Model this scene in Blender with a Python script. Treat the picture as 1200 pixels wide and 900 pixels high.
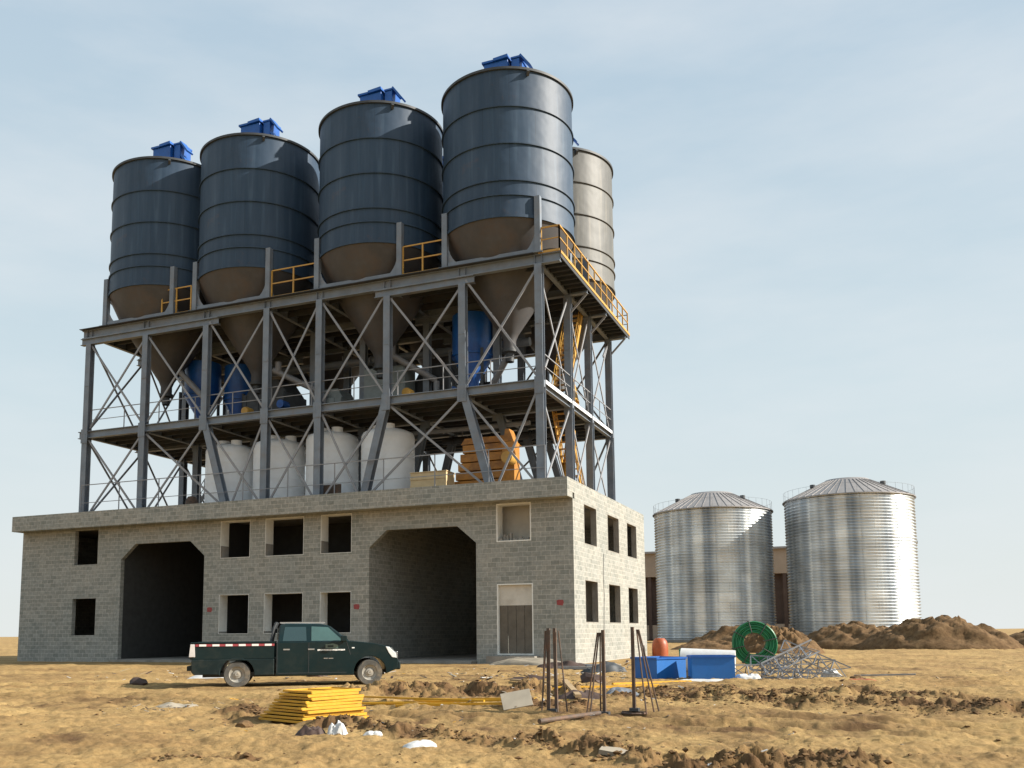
import bpy, bmesh, math, random
import numpy as np
from mathutils import Vector, Matrix
from mathutils.geometry import tessellate_polygon
R = math.radians
random.seed(7)
for o in list(bpy.data.objects): bpy.data.objects.remove(o)
sc = bpy.context.scene
col = sc.collection

# ------------------------------------------------------------------ camera
cam = bpy.data.cameras.new('camera'); camo = bpy.data.objects.new('camera', cam); col.objects.link(camo)
Rv = Vector((0.92617916, 0.37699456, -0.00820194)); Uv = Vector((0.05057638, -0.10264001, 0.99343196)); Fv = Vector((-0.3736766, 0.9205108, 0.11413006))
M = Matrix((Rv, Uv, -Fv)).transposed().to_4x4(); M.translation = Vector((11.2994, -36.9876, 1.3133))
camo.matrix_world = M
cam.sensor_width = 36; cam.lens = 1086.43 / 1200 * 36
cam.shift_x = (600 - 575.24) / 1200; cam.shift_y = (616.25 - 450) / 1200
cam.clip_start = 0.1; cam.clip_end = 5000
sc.camera = camo

# ------------------------------------------------------------------ sky and sun
SUN_AZ = 14.0    # degrees from +X towards +Y
SUN_EL = 30.0
w = bpy.data.worlds.new('World'); sc.world = w; w.use_nodes = True
nt = w.node_tree; nt.nodes.clear()
def N(t, kind, **kw):
    n = t.nodes.new(kind)
    for k, v in kw.items():
        if k in n.inputs.keys() if isinstance(k, str) else False: n.inputs[k].default_value = v
        else: setattr(n, k, v)
    return n
sky = nt.nodes.new('ShaderNodeTexSky'); sky.sky_type = 'NISHITA'; sky.sun_disc = False
sky.sun_elevation = R(SUN_EL); sky.sun_rotation = R(90 - SUN_AZ)
sky.air_density = 1.0; sky.dust_density = 4.0; sky.ozone_density = 1.6; sky.altitude = 300
bg = nt.nodes.new('ShaderNodeBackground'); bg.inputs['Strength'].default_value = 0.05
wo = nt.nodes.new('ShaderNodeOutputWorld')
tc = nt.nodes.new('ShaderNodeTexCoord')
mp = nt.nodes.new('ShaderNodeMapping'); mp.inputs['Scale'].default_value = (1.2, 1.2, 4.5); mp.inputs['Rotation'].default_value = (0.25, 0.1, 0.4)
nz = nt.nodes.new('ShaderNodeTexNoise'); nz.inputs['Scale'].default_value = 2.1; nz.inputs['Detail'].default_value = 9; nz.inputs['Roughness'].default_value = 0.55
rp = nt.nodes.new('ShaderNodeValToRGB'); rp.color_ramp.elements[0].position = 0.42; rp.color_ramp.elements[1].position = 0.78
rp.color_ramp.elements[1].color = (0.55, 0.55, 0.55, 1)
mix = nt.nodes.new('ShaderNodeMix'); mix.data_type = 'RGBA'
mix.inputs[7].default_value = (9.0, 9.4, 9.7, 1)
# thin high haze everywhere, thicker towards the horizon
hz = nt.nodes.new('ShaderNodeMix'); hz.data_type = 'RGBA'; hz.inputs[7].default_value = (5.9, 7.3, 8.3, 1)
sep = nt.nodes.new('ShaderNodeSeparateXYZ')
mr = nt.nodes.new('ShaderNodeMapRange'); mr.inputs[1].default_value = 0.0; mr.inputs[2].default_value = 0.6; mr.inputs[3].default_value = 0.92; mr.inputs[4].default_value = 0.82
L = nt.links.new
L(tc.outputs['Generated'], mp.inputs[0]); L(mp.outputs[0], nz.inputs['Vector']); L(nz.outputs[0], rp.inputs[0])
L(tc.outputs['Generated'], sep.inputs[0]); L(sep.outputs[2], mr.inputs[0]); L(mr.outputs[0], hz.inputs[0])
hc = nt.nodes.new('ShaderNodeValToRGB'); hc.color_ramp.elements[0].position = 0.0; hc.color_ramp.elements[0].color = (9.3 / 10, 9.75 / 10, 9.5 / 10, 1)
hc.color_ramp.elements[1].position = 0.62; hc.color_ramp.elements[1].color = (5.9 / 10, 7.6 / 10, 9.1 / 10, 1)
e_ = hc.color_ramp.elements.new(0.25); e_.color = (7.5 / 10, 8.9 / 10, 9.5 / 10, 1)
hs = nt.nodes.new('ShaderNodeVectorMath'); hs.operation = 'SCALE'; hs.inputs['Scale'].default_value = 10.0
L(sep.outputs[2], hc.inputs[0]); L(hc.outputs[0], hs.inputs[0]); L(hs.outputs[0], hz.inputs[7])
L(sky.outputs[0], hz.inputs[6]); L(hz.outputs[2], mix.inputs[6]); L(rp.outputs[0], mix.inputs[0]); L(mix.outputs[2], bg.inputs[0]); L(bg.outputs[0], wo.inputs[0])
sl = bpy.data.lights.new('sun', 'SUN'); sl.energy = 5.0; sl.angle = R(0.6); sl.color = (1.0, 0.93, 0.82)
so = bpy.data.objects.new('sun', sl); col.objects.link(so)
sd = Vector((math.cos(R(SUN_EL)) * math.cos(R(SUN_AZ)), math.cos(R(SUN_EL)) * math.sin(R(SUN_AZ)), math.sin(R(SUN_EL))))
so.rotation_euler = sd.to_track_quat('Z', 'Y').to_euler()
sc.view_settings.view_transform = 'Standard'; sc.view_settings.look = 'None'; sc.view_settings.gamma = 1
sc.view_settings.use_curve_mapping = False; sc.view_settings.exposure = 0.86

# ------------------------------------------------------------------ materials
MATS = {}
def mat(name, base, rough=0.6, metal=0.0, vary=0.15, vscale=3.0, bump=0.0, bscale=20.0, spec=0.5, dark=None, dscale=1.2, damt=0.5, coat=0.0, trans=0.0):
    """paint / plain material with two noises: fine variation and broad dirt of its own colour"""
    m = bpy.data.materials.new(name); m.use_nodes = True; t = m.node_tree; b = t.nodes['Principled BSDF']
    b.inputs['Roughness'].default_value = rough; b.inputs['Metallic'].default_value = metal
    b.inputs['Specular IOR Level'].default_value = spec; b.inputs['Coat Weight'].default_value = coat
    b.inputs['Transmission Weight'].default_value = trans
    c = t.nodes.new('ShaderNodeTexCoord'); n = t.nodes.new('ShaderNodeTexNoise'); n.inputs['Scale'].default_value = vscale; n.inputs['Detail'].default_value = 8; n.inputs['Roughness'].default_value = 0.65
    t.links.new(c.outputs['Object'], n.inputs['Vector'])
    r = t.nodes.new('ShaderNodeValToRGB')
    r.color_ramp.elements[0].position = 0.3; r.color_ramp.elements[1].position = 0.7
    r.color_ramp.elements[0].color = (*[x * (1 - vary) for x in base], 1); r.color_ramp.elements[1].color = (*[min(1, x * (1 + vary)) for x in base], 1)
    t.links.new(n.outputs[0], r.inputs[0]); out = r.outputs[0]
    if dark is not None:
        n2 = t.nodes.new('ShaderNodeTexNoise'); n2.inputs['Scale'].default_value = dscale; n2.inputs['Detail'].default_value = 10; n2.inputs['Roughness'].default_value = 0.7
        t.links.new(c.outputs['Object'], n2.inputs['Vector'])
        r2 = t.nodes.new('ShaderNodeValToRGB'); r2.color_ramp.elements[0].position = 0.48; r2.color_ramp.elements[1].position = 0.68
        r2.color_ramp.elements[0].color = (0, 0, 0, 1); r2.color_ramp.elements[1].color = (damt, damt, damt, 1)
        mx = t.nodes.new('ShaderNodeMix'); mx.data_type = 'RGBA'; mx.inputs[7].default_value = (*dark, 1)
        t.links.new(n2.outputs[0], r2.inputs[0]); t.links.new(r2.outputs[0], mx.inputs[0]); t.links.new(out, mx.inputs[6]); out = mx.outputs[2]
    t.links.new(out, b.inputs['Base Color'])
    if bump:
        nb = t.nodes.new('ShaderNodeTexNoise'); nb.inputs['Scale'].default_value = bscale; nb.inputs['Detail'].default_value = 6
        t.links.new(c.outputs['Object'], nb.inputs['Vector'])
        bp = t.nodes.new('ShaderNodeBump'); bp.inputs['Strength'].default_value = bump; bp.inputs['Distance'].default_value = 0.02
        t.links.new(nb.outputs[0], bp.inputs['Height']); t.links.new(bp.outputs[0], b.inputs['Normal'])
    MATS[name] = m; return m
steel = mat('steel_paint', (0.165, 0.195, 0.235), 0.5, vary=0.2, vscale=1.5, dark=(0.20, 0.15, 0.12), dscale=1.7, damt=0.35)
steel2 = mat('brace_steel', (0.25, 0.26, 0.28), 0.5, vary=0.2, vscale=2, dark=(0.2, 0.14, 0.1), dscale=2, damt=0.4)
deckm = mat('deck_plate', (0.032, 0.037, 0.043), 0.7, vary=0.3, dark=(0.07, 0.045, 0.03), damt=0.5)
conem = mat('primer_cone', (0.058, 0.057, 0.060), 0.6, vary=0.25, vscale=0.9, dark=(0.09, 0.055, 0.035), dscale=0.8, damt=0.5)
bluem = mat('blue_paint', (0.010, 0.095, 0.37), 0.4, vary=0.2, vscale=2, dark=(0.01, 0.04, 0.16), damt=0.4)
blue2 = mat('bin_blue', (0.012, 0.13, 0.42), 0.45, vary=0.15, vscale=2, dark=(0.02, 0.07, 0.2), dscale=2.0, damt=0.4)
yellow = mat('safety_yellow', (0.50, 0.28, 0.05), 0.5, vary=0.15, vscale=4, dark=(0.3, 0.17, 0.07), damt=0.5)
yel2 = mat('stack_yellow', (0.54, 0.29, 0.012), 0.5, vary=0.14, vscale=6, dark=(0.40, 0.18, 0.02), dscale=3, damt=0.6, bump=0.3, bscale=14)
orange = mat('machine_orange', (0.40, 0.17, 0.022), 0.5, vary=0.2, vscale=3, dark=(0.12, 0.045, 0.012), damt=0.8)
cream = mat('cream_board', (0.55, 0.42, 0.24), 0.7, vary=0.12)
greym = mat('cabinet_grey', (0.20, 0.23, 0.23), 0.5, vary=0.15)
darkm = mat('machine_dark', (0.045, 0.05, 0.055), 0.6, vary=0.3)
white = mat('poly_white', (0.82, 0.85, 0.88), 0.45, vary=0.05, vscale=1.2, dark=(0.6, 0.6, 0.58), dscale=0.9, damt=0.3)
plaster = mat('plaster', (0.60, 0.56, 0.49), 0.85, vary=0.1, vscale=2, dark=(0.35, 0.31, 0.26), damt=0.5, bump=0.2)
plasterw = mat('plaster_white', (0.78, 0.77, 0.72), 0.85, vary=0.08, vscale=2, dark=(0.5, 0.47, 0.42), damt=0.4, bump=0.2)
conc = mat('concrete', (0.27, 0.25, 0.22), 0.9, vary=0.2, vscale=2, dark=(0.15, 0.13, 0.11), damt=0.5, bump=0.4)
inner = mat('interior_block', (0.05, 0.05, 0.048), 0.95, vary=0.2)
boardm = mat('door_board', (0.13, 0.11, 0.085), 0.8, vary=0.25)
redm = mat('red_paint', (0.28, 0.045, 0.045), 0.6, vary=0.3, vscale=8)
green = mat('truck_green', (0.003, 0.015, 0.017), 0.3, vary=0.1, spec=0.3, coat=0.15, dark=(0.05, 0.05, 0.04), dscale=2.5, damt=0.2)
truckt = mat('truck_dusty', (0.006, 0.016, 0.017), 0.45, vary=0.3, spec=0.3, dark=(0.06, 0.05, 0.035), dscale=3, damt=0.35)
glass = mat('tinted_glass', (0.018, 0.042, 0.042), 0.08, vary=0.1, spec=0.9, coat=0.5)
glassg = mat('green_glass', (0.05, 0.105, 0.095), 0.1, vary=0.15, spec=0.9, coat=0.5)
rubber = mat('tyre_rubber', (0.09, 0.085, 0.075), 0.85, vary=0.3, dark=(0.28, 0.22, 0.15), dscale=5, damt=0.8)
rimm = mat('wheel_steel', (0.36, 0.34, 0.30), 0.5, metal=0.3, vary=0.2, dark=(0.3, 0.22, 0.13), dscale=6, damt=0.6)
lampm = mat('lamp_clear', (0.78, 0.8, 0.8), 0.12, vary=0.05, spec=0.8, coat=1)
tailm = mat('tail_lamp', (0.62, 0.58, 0.56), 0.2, vary=0.1, coat=1)
stripew = mat('tape_white', (0.8, 0.78, 0.75), 0.5, vary=0.05)
striper = mat('tape_red', (0.32, 0.05, 0.06), 0.5, vary=0.05)
chrome = mat('chrome', (0.6, 0.6, 0.6), 0.25, metal=1)
rust = mat('rusty_steel', (0.085, 0.06, 0.045), 0.75, vary=0.35, vscale=9, dark=(0.2, 0.09, 0.04), dscale=7, damt=0.6)
timber = mat('timber', (0.34, 0.24, 0.13), 0.8, vary=0.2, vscale=5)
coilg = mat('coil_green', (0.01, 0.17, 0.065), 0.4, vary=0.2, vscale=4, dark=(0.01, 0.07, 0.04), dscale=3, damt=0.5)
wrap = mat('strap_dark', (0.05, 0.05, 0.05), 0.6)
bagw = mat('bag_white', (0.56, 0.56, 0.55), 0.5, vary=0.08, vscale=6, dark=(0.5, 0.45, 0.38), dscale=5, damt=0.5)
bagb = mat('bag_brown', (0.055, 0.032, 0.024), 0.7, vary=0.3, vscale=6)
galvp = mat('galvanised_scrap', (0.30, 0.31, 0.33), 0.4, metal=0.7, vary=0.2, vscale=4, dark=(0.2, 0.2, 0.2), dscale=3, damt=0.5)
grit = mat('board_grey', (0.30, 0.26, 0.20), 0.8, vary=0.15)
shedm = mat('shed_fascia', (0.34, 0.27, 0.21), 0.9, vary=0.15, vscale=0.3)
shedd = mat('shed_dark', (0.075, 0.05, 0.04), 0.9, vary=0.3, vscale=0.5)
siloroof = mat('silo_roof', (0.30, 0.28, 0.27), 0.55, metal=0.3, vary=0.12, vscale=1)
orpl = mat('orange_plastic', (0.30, 0.065, 0.018), 0.5, vary=0.2, vscale=5)

def block_wall_mat():
    m = bpy.data.materials.new('block_wall'); m.use_nodes = True; t = m.node_tree; b = t.nodes['Principled BSDF']; l = t.links.new
    b.inputs['Roughness'].default_value = 0.93; b.inputs['Specular IOR Level'].default_value = 0.2
    g = t.nodes.new('ShaderNodeNewGeometry'); s = t.nodes.new('ShaderNodeSeparateXYZ'); l(g.outputs['Position'], s.inputs[0])
    a = t.nodes.new('ShaderNodeMath'); l(s.outputs[0], a.inputs[0]); l(s.outputs[1], a.inputs[1])
    cb = t.nodes.new('ShaderNodeCombineXYZ'); l(a.outputs[0], cb.inputs[0]); l(s.outputs[2], cb.inputs[1])
    br = t.nodes.new('ShaderNodeTexBrick'); l(cb.outputs[0], br.inputs['Vector'])
    br.inputs['Scale'].default_value = 1; br.inputs['Brick Width'].default_value = 0.41; br.inputs['Row Height'].default_value = 0.205
    br.inputs['Mortar Size'].default_value = 0.013; br.inputs['Mortar Smooth'].default_value = 0.3; br.inputs['Bias'].default_value = 0
    br.inputs['Color1'].default_value = (0.335, 0.335, 0.315, 1); br.inputs['Color2'].default_value = (0.245, 0.252, 0.235, 1); br.inputs['Mortar'].default_value = (0.43, 0.42, 0.39, 1)
    n = t.nodes.new('ShaderNodeTexNoise'); n.inputs['Scale'].default_value = 0.55; n.inputs['Detail'].default_value = 9; n.inputs['Roughness'].default_value = 0.7; l(g.outputs['Position'], n.inputs['Vector'])
    r = t.nodes.new('ShaderNodeValToRGB'); r.color_ramp.elements[0].position = 0.35; r.color_ramp.elements[1].position = 0.7
    r.color_ramp.elements[0].color = (0.86, 0.88, 0.87, 1); r.color_ramp.elements[1].color = (1.08, 1.03, 0.97, 1); l(n.outputs[0], r.inputs[0])
    n3 = t.nodes.new('ShaderNodeTexNoise'); n3.inputs['Scale'].default_value = 7; n3.inputs['Detail'].default_value = 5; l(g.outputs['Position'], n3.inputs['Vector'])
    r3 = t.nodes.new('ShaderNodeValToRGB'); r3.color_ramp.elements[0].position = 0.3; r3.color_ramp.elements[1].position = 0.7
    r3.color_ramp.elements[0].color = (0.82, 0.82, 0.82, 1); r3.color_ramp.elements[1].color = (1.15, 1.15, 1.15, 1); l(n3.outputs[0], r3.inputs[0])
    m1 = t.nodes.new('ShaderNodeMix'); m1.data_type = 'RGBA'; m1.blend_type = 'MULTIPLY'; m1.inputs[0].default_value = 1; l(br.outputs[0], m1.inputs[6]); l(r.outputs[0], m1.inputs[7])
    m2 = t.nodes.new('ShaderNodeMix'); m2.data_type = 'RGBA'; m2.blend_type = 'MULTIPLY'; m2.inputs[0].default_value = 1; l(m1.outputs[2], m2.inputs[6]); l(r3.outputs[0], m2.inputs[7])
    l(m2.outputs[2], b.inputs['Base Color'])
    bp = t.nodes.new('ShaderNodeBump'); bp.inputs['Strength'].default_value = 0.5; bp.inputs['Distance'].default_value = 0.008; bp.invert = True
    l(br.outputs['Fac'], bp.inputs['Height']); l(bp.outputs[0], b.inputs['Normal'])
    return m
blockm = block_wall_mat()

def silo_paint():
    m = bpy.data.materials.new('silo_paint'); m.use_nodes = True; t = m.node_tree; b = t.nodes['Principled BSDF']; l = t.links.new
    b.inputs['Roughness'].default_value = 0.56; b.inputs['Specular IOR Level'].default_value = 0.42
    c = t.nodes.new('ShaderNodeTexCoord')
    mp = t.nodes.new('ShaderNodeMapping'); mp.inputs['Scale'].default_value = (1.6, 1.6, 0.12); l(c.outputs['Object'], mp.inputs[0])
    n = t.nodes.new('ShaderNodeTexNoise'); n.inputs['Scale'].default_value = 1.8; n.inputs['Detail'].default_value = 7; l(mp.outputs[0], n.inputs['Vector'])
    r = t.nodes.new('ShaderNodeValToRGB'); r.color_ramp.elements[0].position = 0.3; r.color_ramp.elements[1].position = 0.72
    r.color_ramp.elements[0].color = (0.018, 0.043, 0.080, 1); r.color_ramp.elements[1].color = (0.038, 0.066, 0.108, 1); l(n.outputs[0], r.inputs[0])
    n2 = t.nodes.new('ShaderNodeTexNoise'); n2.inputs['Scale'].default_value = 0.45; n2.inputs['Detail'].default_value = 8; n2.inputs['Roughness'].default_value = 0.7; l(c.outputs['Object'], n2.inputs['Vector'])
    r2 = t.nodes.new('ShaderNodeValToRGB'); r2.color_ramp.elements[0].position = 0.62; r2.color_ramp.elements[1].position = 0.74
    r2.color_ramp.elements[0].color = (0, 0, 0, 1); r2.color_ramp.elements[1].color = (0.5, 0.5, 0.5, 1); l(n2.outputs[0], r2.inputs[0])
    mx = t.nodes.new('ShaderNodeMix'); mx.data_type = 'RGBA'; mx.inputs[7].default_value = (0.12, 0.07, 0.045, 1)
    s_ = t.nodes.new('ShaderNodeSeparateXYZ'); l(c.outputs['Object'], s_.inputs[0])
    at = t.nodes.new('ShaderNodeMath'); at.operation = 'ARCTAN2'; l(s_.outputs[1], at.inputs[0]); l(s_.outputs[0], at.inputs[1])
    mu = t.nodes.new('ShaderNodeMath'); mu.operation = 'MULTIPLY'; mu.inputs[1].default_value = 3.1; l(at.outputs[0], mu.inputs[0])
    ad = t.nodes.new('ShaderNodeMath'); ad.inputs[1].default_value = 0.10; l(s_.outputs[2], ad.inputs[0])
    cb = t.nodes.new('ShaderNodeCombineXYZ'); l(mu.outputs[0], cb.inputs[0]); l(ad.outputs[0], cb.inputs[1])
    br = t.nodes.new('ShaderNodeTexBrick'); l(cb.outputs[0], br.inputs['Vector']); br.inputs['Scale'].default_value = 1; br.inputs['Brick Width'].default_value = 2.44; br.inputs['Row Height'].default_value = 1.745
    br.inputs['Mortar Size'].default_value = 0.012; br.inputs['Mortar Smooth'].default_value = 0.5; br.inputs['Color1'].default_value = (1.08, 1.08, 1.08, 1); br.inputs['Color2'].default_value = (0.9, 0.9, 0.92, 1); br.inputs['Mortar'].default_value = (0.62, 0.6, 0.6, 1)
    n7 = t.nodes.new('ShaderNodeTexNoise'); n7.inputs['Scale'].default_value = 5; n7.inputs['Detail'].default_value = 4; mp7 = t.nodes.new('ShaderNodeMapping'); mp7.inputs['Scale'].default_value = (1, 1, 0.06); l(c.outputs['Object'], mp7.inputs[0]); l(mp7.outputs[0], n7.inputs['Vector'])
    r7 = t.nodes.new('ShaderNodeValToRGB'); r7.color_ramp.elements[0].position = 0.55; r7.color_ramp.elements[1].position = 0.75; r7.color_ramp.elements[0].color = (1, 1, 1, 1); r7.color_ramp.elements[1].color = (1.5, 1.42, 1.32, 1); l(n7.outputs[0], r7.inputs[0])
    ma = t.nodes.new('ShaderNodeMix'); ma.data_type = 'RGBA'; ma.blend_type = 'MULTIPLY'; ma.inputs[0].default_value = 1; mb_ = t.nodes.new('ShaderNodeMix'); mb_.data_type = 'RGBA'; mb_.blend_type = 'MULTIPLY'; mb_.inputs[0].default_value = 1
    l(r2.outputs[0], mx.inputs[0]); l(r.outputs[0], mx.inputs[6]); l(mx.outputs[2], ma.inputs[6]); l(br.outputs[0], ma.inputs[7]); l(ma.outputs[2], mb_.inputs[6]); l(r7.outputs[0], mb_.inputs[7]); l(mb_.outputs[2], b.inputs['Base Color'])
    n3 = t.nodes.new('ShaderNodeTexNoise'); n3.inputs['Scale'].default_value = 0.9; n3.inputs['Detail'].default_value = 2; l(c.outputs['Object'], n3.inputs['Vector'])
    bp = t.nodes.new('ShaderNodeBump'); bp.inputs['Strength'].default_value = 0.35; bp.inputs['Distance'].default_value = 0.12
    l(n3.outputs[0], bp.inputs['Height']); l(bp.outputs[0], b.inputs['Normal'])
    return m
silom = silo_paint()

def galv_silo():
    m = bpy.data.materials.new('galvanised_sheet'); m.use_nodes = True; t = m.node_tree; b = t.nodes['Principled BSDF']; l = t.links.new
    b.inputs['Metallic'].default_value = 0.8; b.inputs['Roughness'].default_value = 0.42
    c = t.nodes.new('ShaderNodeTexCoord'); s = t.nodes.new('ShaderNodeSeparateXYZ'); l(c.outputs['Object'], s.inputs[0])
    at = t.nodes.new('ShaderNodeMath'); at.operation = 'ARCTAN2'; l(s.outputs[1], at.inputs[0]); l(s.outputs[0], at.inputs[1])
    mu = t.nodes.new('ShaderNodeMath'); mu.operation = 'MULTIPLY'; mu.inputs[1].default_value = 6.75; l(at.outputs[0], mu.inputs[0])
    cb = t.nodes.new('ShaderNodeCombineXYZ'); l(mu.outputs[0], cb.inputs[0]); l(s.outputs[2], cb.inputs[1])
    br = t.nodes.new('ShaderNodeTexBrick'); l(cb.outputs[0], br.inputs['Vector'])
    br.inputs['Scale'].default_value = 1; br.inputs['Brick Width'].default_value = 2.65; br.inputs['Row Height'].default_value = 1.1
    br.inputs['Mortar Size'].default_value = 0.03; br.inputs['Color1'].default_value = (0.78, 0.80, 0.82, 1); br.inputs['Color2'].default_value = (0.66, 0.70, 0.74, 1); br.inputs['Mortar'].default_value = (0.55, 0.58, 0.60, 1)
    n = t.nodes.new('ShaderNodeTexNoise'); n.inputs['Scale'].default_value = 0.35; n.inputs['Detail'].default_value = 7; l(c.outputs['Object'], n.inputs['Vector'])
    r = t.nodes.new('ShaderNodeValToRGB'); r.color_ramp.elements[0].position = 0.3; r.color_ramp.elements[1].position = 0.7
    r.color_ramp.elements[0].color = (0.8, 0.78, 0.76, 1); r.color_ramp.elements[1].color = (1.1, 1.1, 1.1, 1); l(n.outputs[0], r.inputs[0])
    m1 = t.nodes.new('ShaderNodeMix'); m1.data_type = 'RGBA'; m1.blend_type = 'MULTIPLY'; m1.inputs[0].default_value = 1; l(br.outputs[0], m1.inputs[6]); l(r.outputs[0], m1.inputs[7])
    n5 = t.nodes.new('ShaderNodeTexNoise'); n5.noise_dimensions = '1D'; n5.inputs['Scale'].default_value = 0.42; n5.inputs['Detail'].default_value = 3; l(mu.outputs[0], n5.inputs['W'])  # upright bands in the metal colour, painted to imitate reflections of the surroundings
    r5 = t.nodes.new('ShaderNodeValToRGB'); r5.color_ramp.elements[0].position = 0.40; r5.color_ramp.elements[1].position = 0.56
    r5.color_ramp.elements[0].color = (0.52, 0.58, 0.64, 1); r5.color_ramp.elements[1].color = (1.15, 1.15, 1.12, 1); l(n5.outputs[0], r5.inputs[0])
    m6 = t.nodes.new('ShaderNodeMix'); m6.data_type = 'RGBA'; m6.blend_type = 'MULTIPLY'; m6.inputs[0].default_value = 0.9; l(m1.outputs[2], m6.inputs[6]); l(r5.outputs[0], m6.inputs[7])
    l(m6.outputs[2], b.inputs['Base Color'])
    return m
galv = galv_silo()

def ground_mat():
    m = bpy.data.materials.new('sandy_ground'); m.use_nodes = True; t = m.node_tree; b = t.nodes['Principled BSDF']; l = t.links.new
    b.inputs['Roughness'].default_value = 0.97; b.inputs['Specular IOR Level'].default_value = 0.15
    g = t.nodes.new('ShaderNodeNewGeometry')
    def noise(s, d=8, r=0.65):
        n = t.nodes.new('ShaderNodeTexNoise'); n.inputs['Scale'].default_value = s; n.inputs['Detail'].default_value = d; n.inputs['Roughness'].default_value = r; l(g.outputs['Position'], n.inputs['Vector']); return n
    def ramp(n, p0, c0, p1, c1):
        r = t.nodes.new('ShaderNodeValToRGB'); r.color_ramp.elements[0].position = p0; r.color_ramp.elements[1].position = p1
        r.color_ramp.elements[0].color = (*c0, 1); r.color_ramp.elements[1].color = (*c1, 1); l(n.outputs[0], r.inputs[0]); return r
    base = ramp(noise(0.35), 0.35, (0.275, 0.175, 0.078), 0.68, (0.45, 0.310, 0.136))
    fine = ramp(noise(9, 9, 0.75), 0.3, (0.70, 0.66, 0.60), 0.7, (1.12, 1.12, 1.1))
    m1 = t.nodes.new('ShaderNodeMix'); m1.data_type = 'RGBA'; m1.blend_type = 'MULTIPLY'; m1.inputs[0].default_value = 1; l(base.outputs[0], m1.inputs[6]); l(fine.outputs[0], m1.inputs[7])
    at = t.nodes.new('ShaderNodeAttribute'); at.attribute_name = 'dug'
    soil = ramp(noise(5, 8, 0.7), 0.3, (0.07, 0.038, 0.018), 0.7, (0.17, 0.098, 0.047))
    m2 = t.nodes.new('ShaderNodeMix'); m2.data_type = 'RGBA'; l(at.outputs['Fac'], m2.inputs[0]); l(m1.outputs[2], m2.inputs[6]); l(soil.outputs[0], m2.inputs[7])
    sp = ramp(noise(24, 3, 0.5), 0.66, (0, 0, 0), 0.72, (0.25, 0.25, 0.25))
    m3 = t.nodes.new('ShaderNodeMix'); m3.data_type = 'RGBA'; m3.inputs[7].default_value = (0.16, 0.09, 0.045, 1); l(sp.outputs[0], m3.inputs[0]); l(m2.outputs[2], m3.inputs[6])
    l(m3.outputs[2], b.inputs['Base Color'])
    bp = t.nodes.new('ShaderNodeBump'); bp.inputs['Strength'].default_value = 0.7; bp.inputs['Distance'].default_value = 0.05
    l(noise(14, 10, 0.75).outputs[0], bp.inputs['Height']); l(bp.outputs[0], b.inputs['Normal'])
    return m
groundm = ground_mat()
soilm = mat('dug_soil', (0.13, 0.078, 0.038), 0.97, vary=0.4, vscale=4, dark=(0.26, 0.17, 0.085), dscale=2.5, damt=0.5, bump=0.8, bscale=8, spec=0.15)

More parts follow.
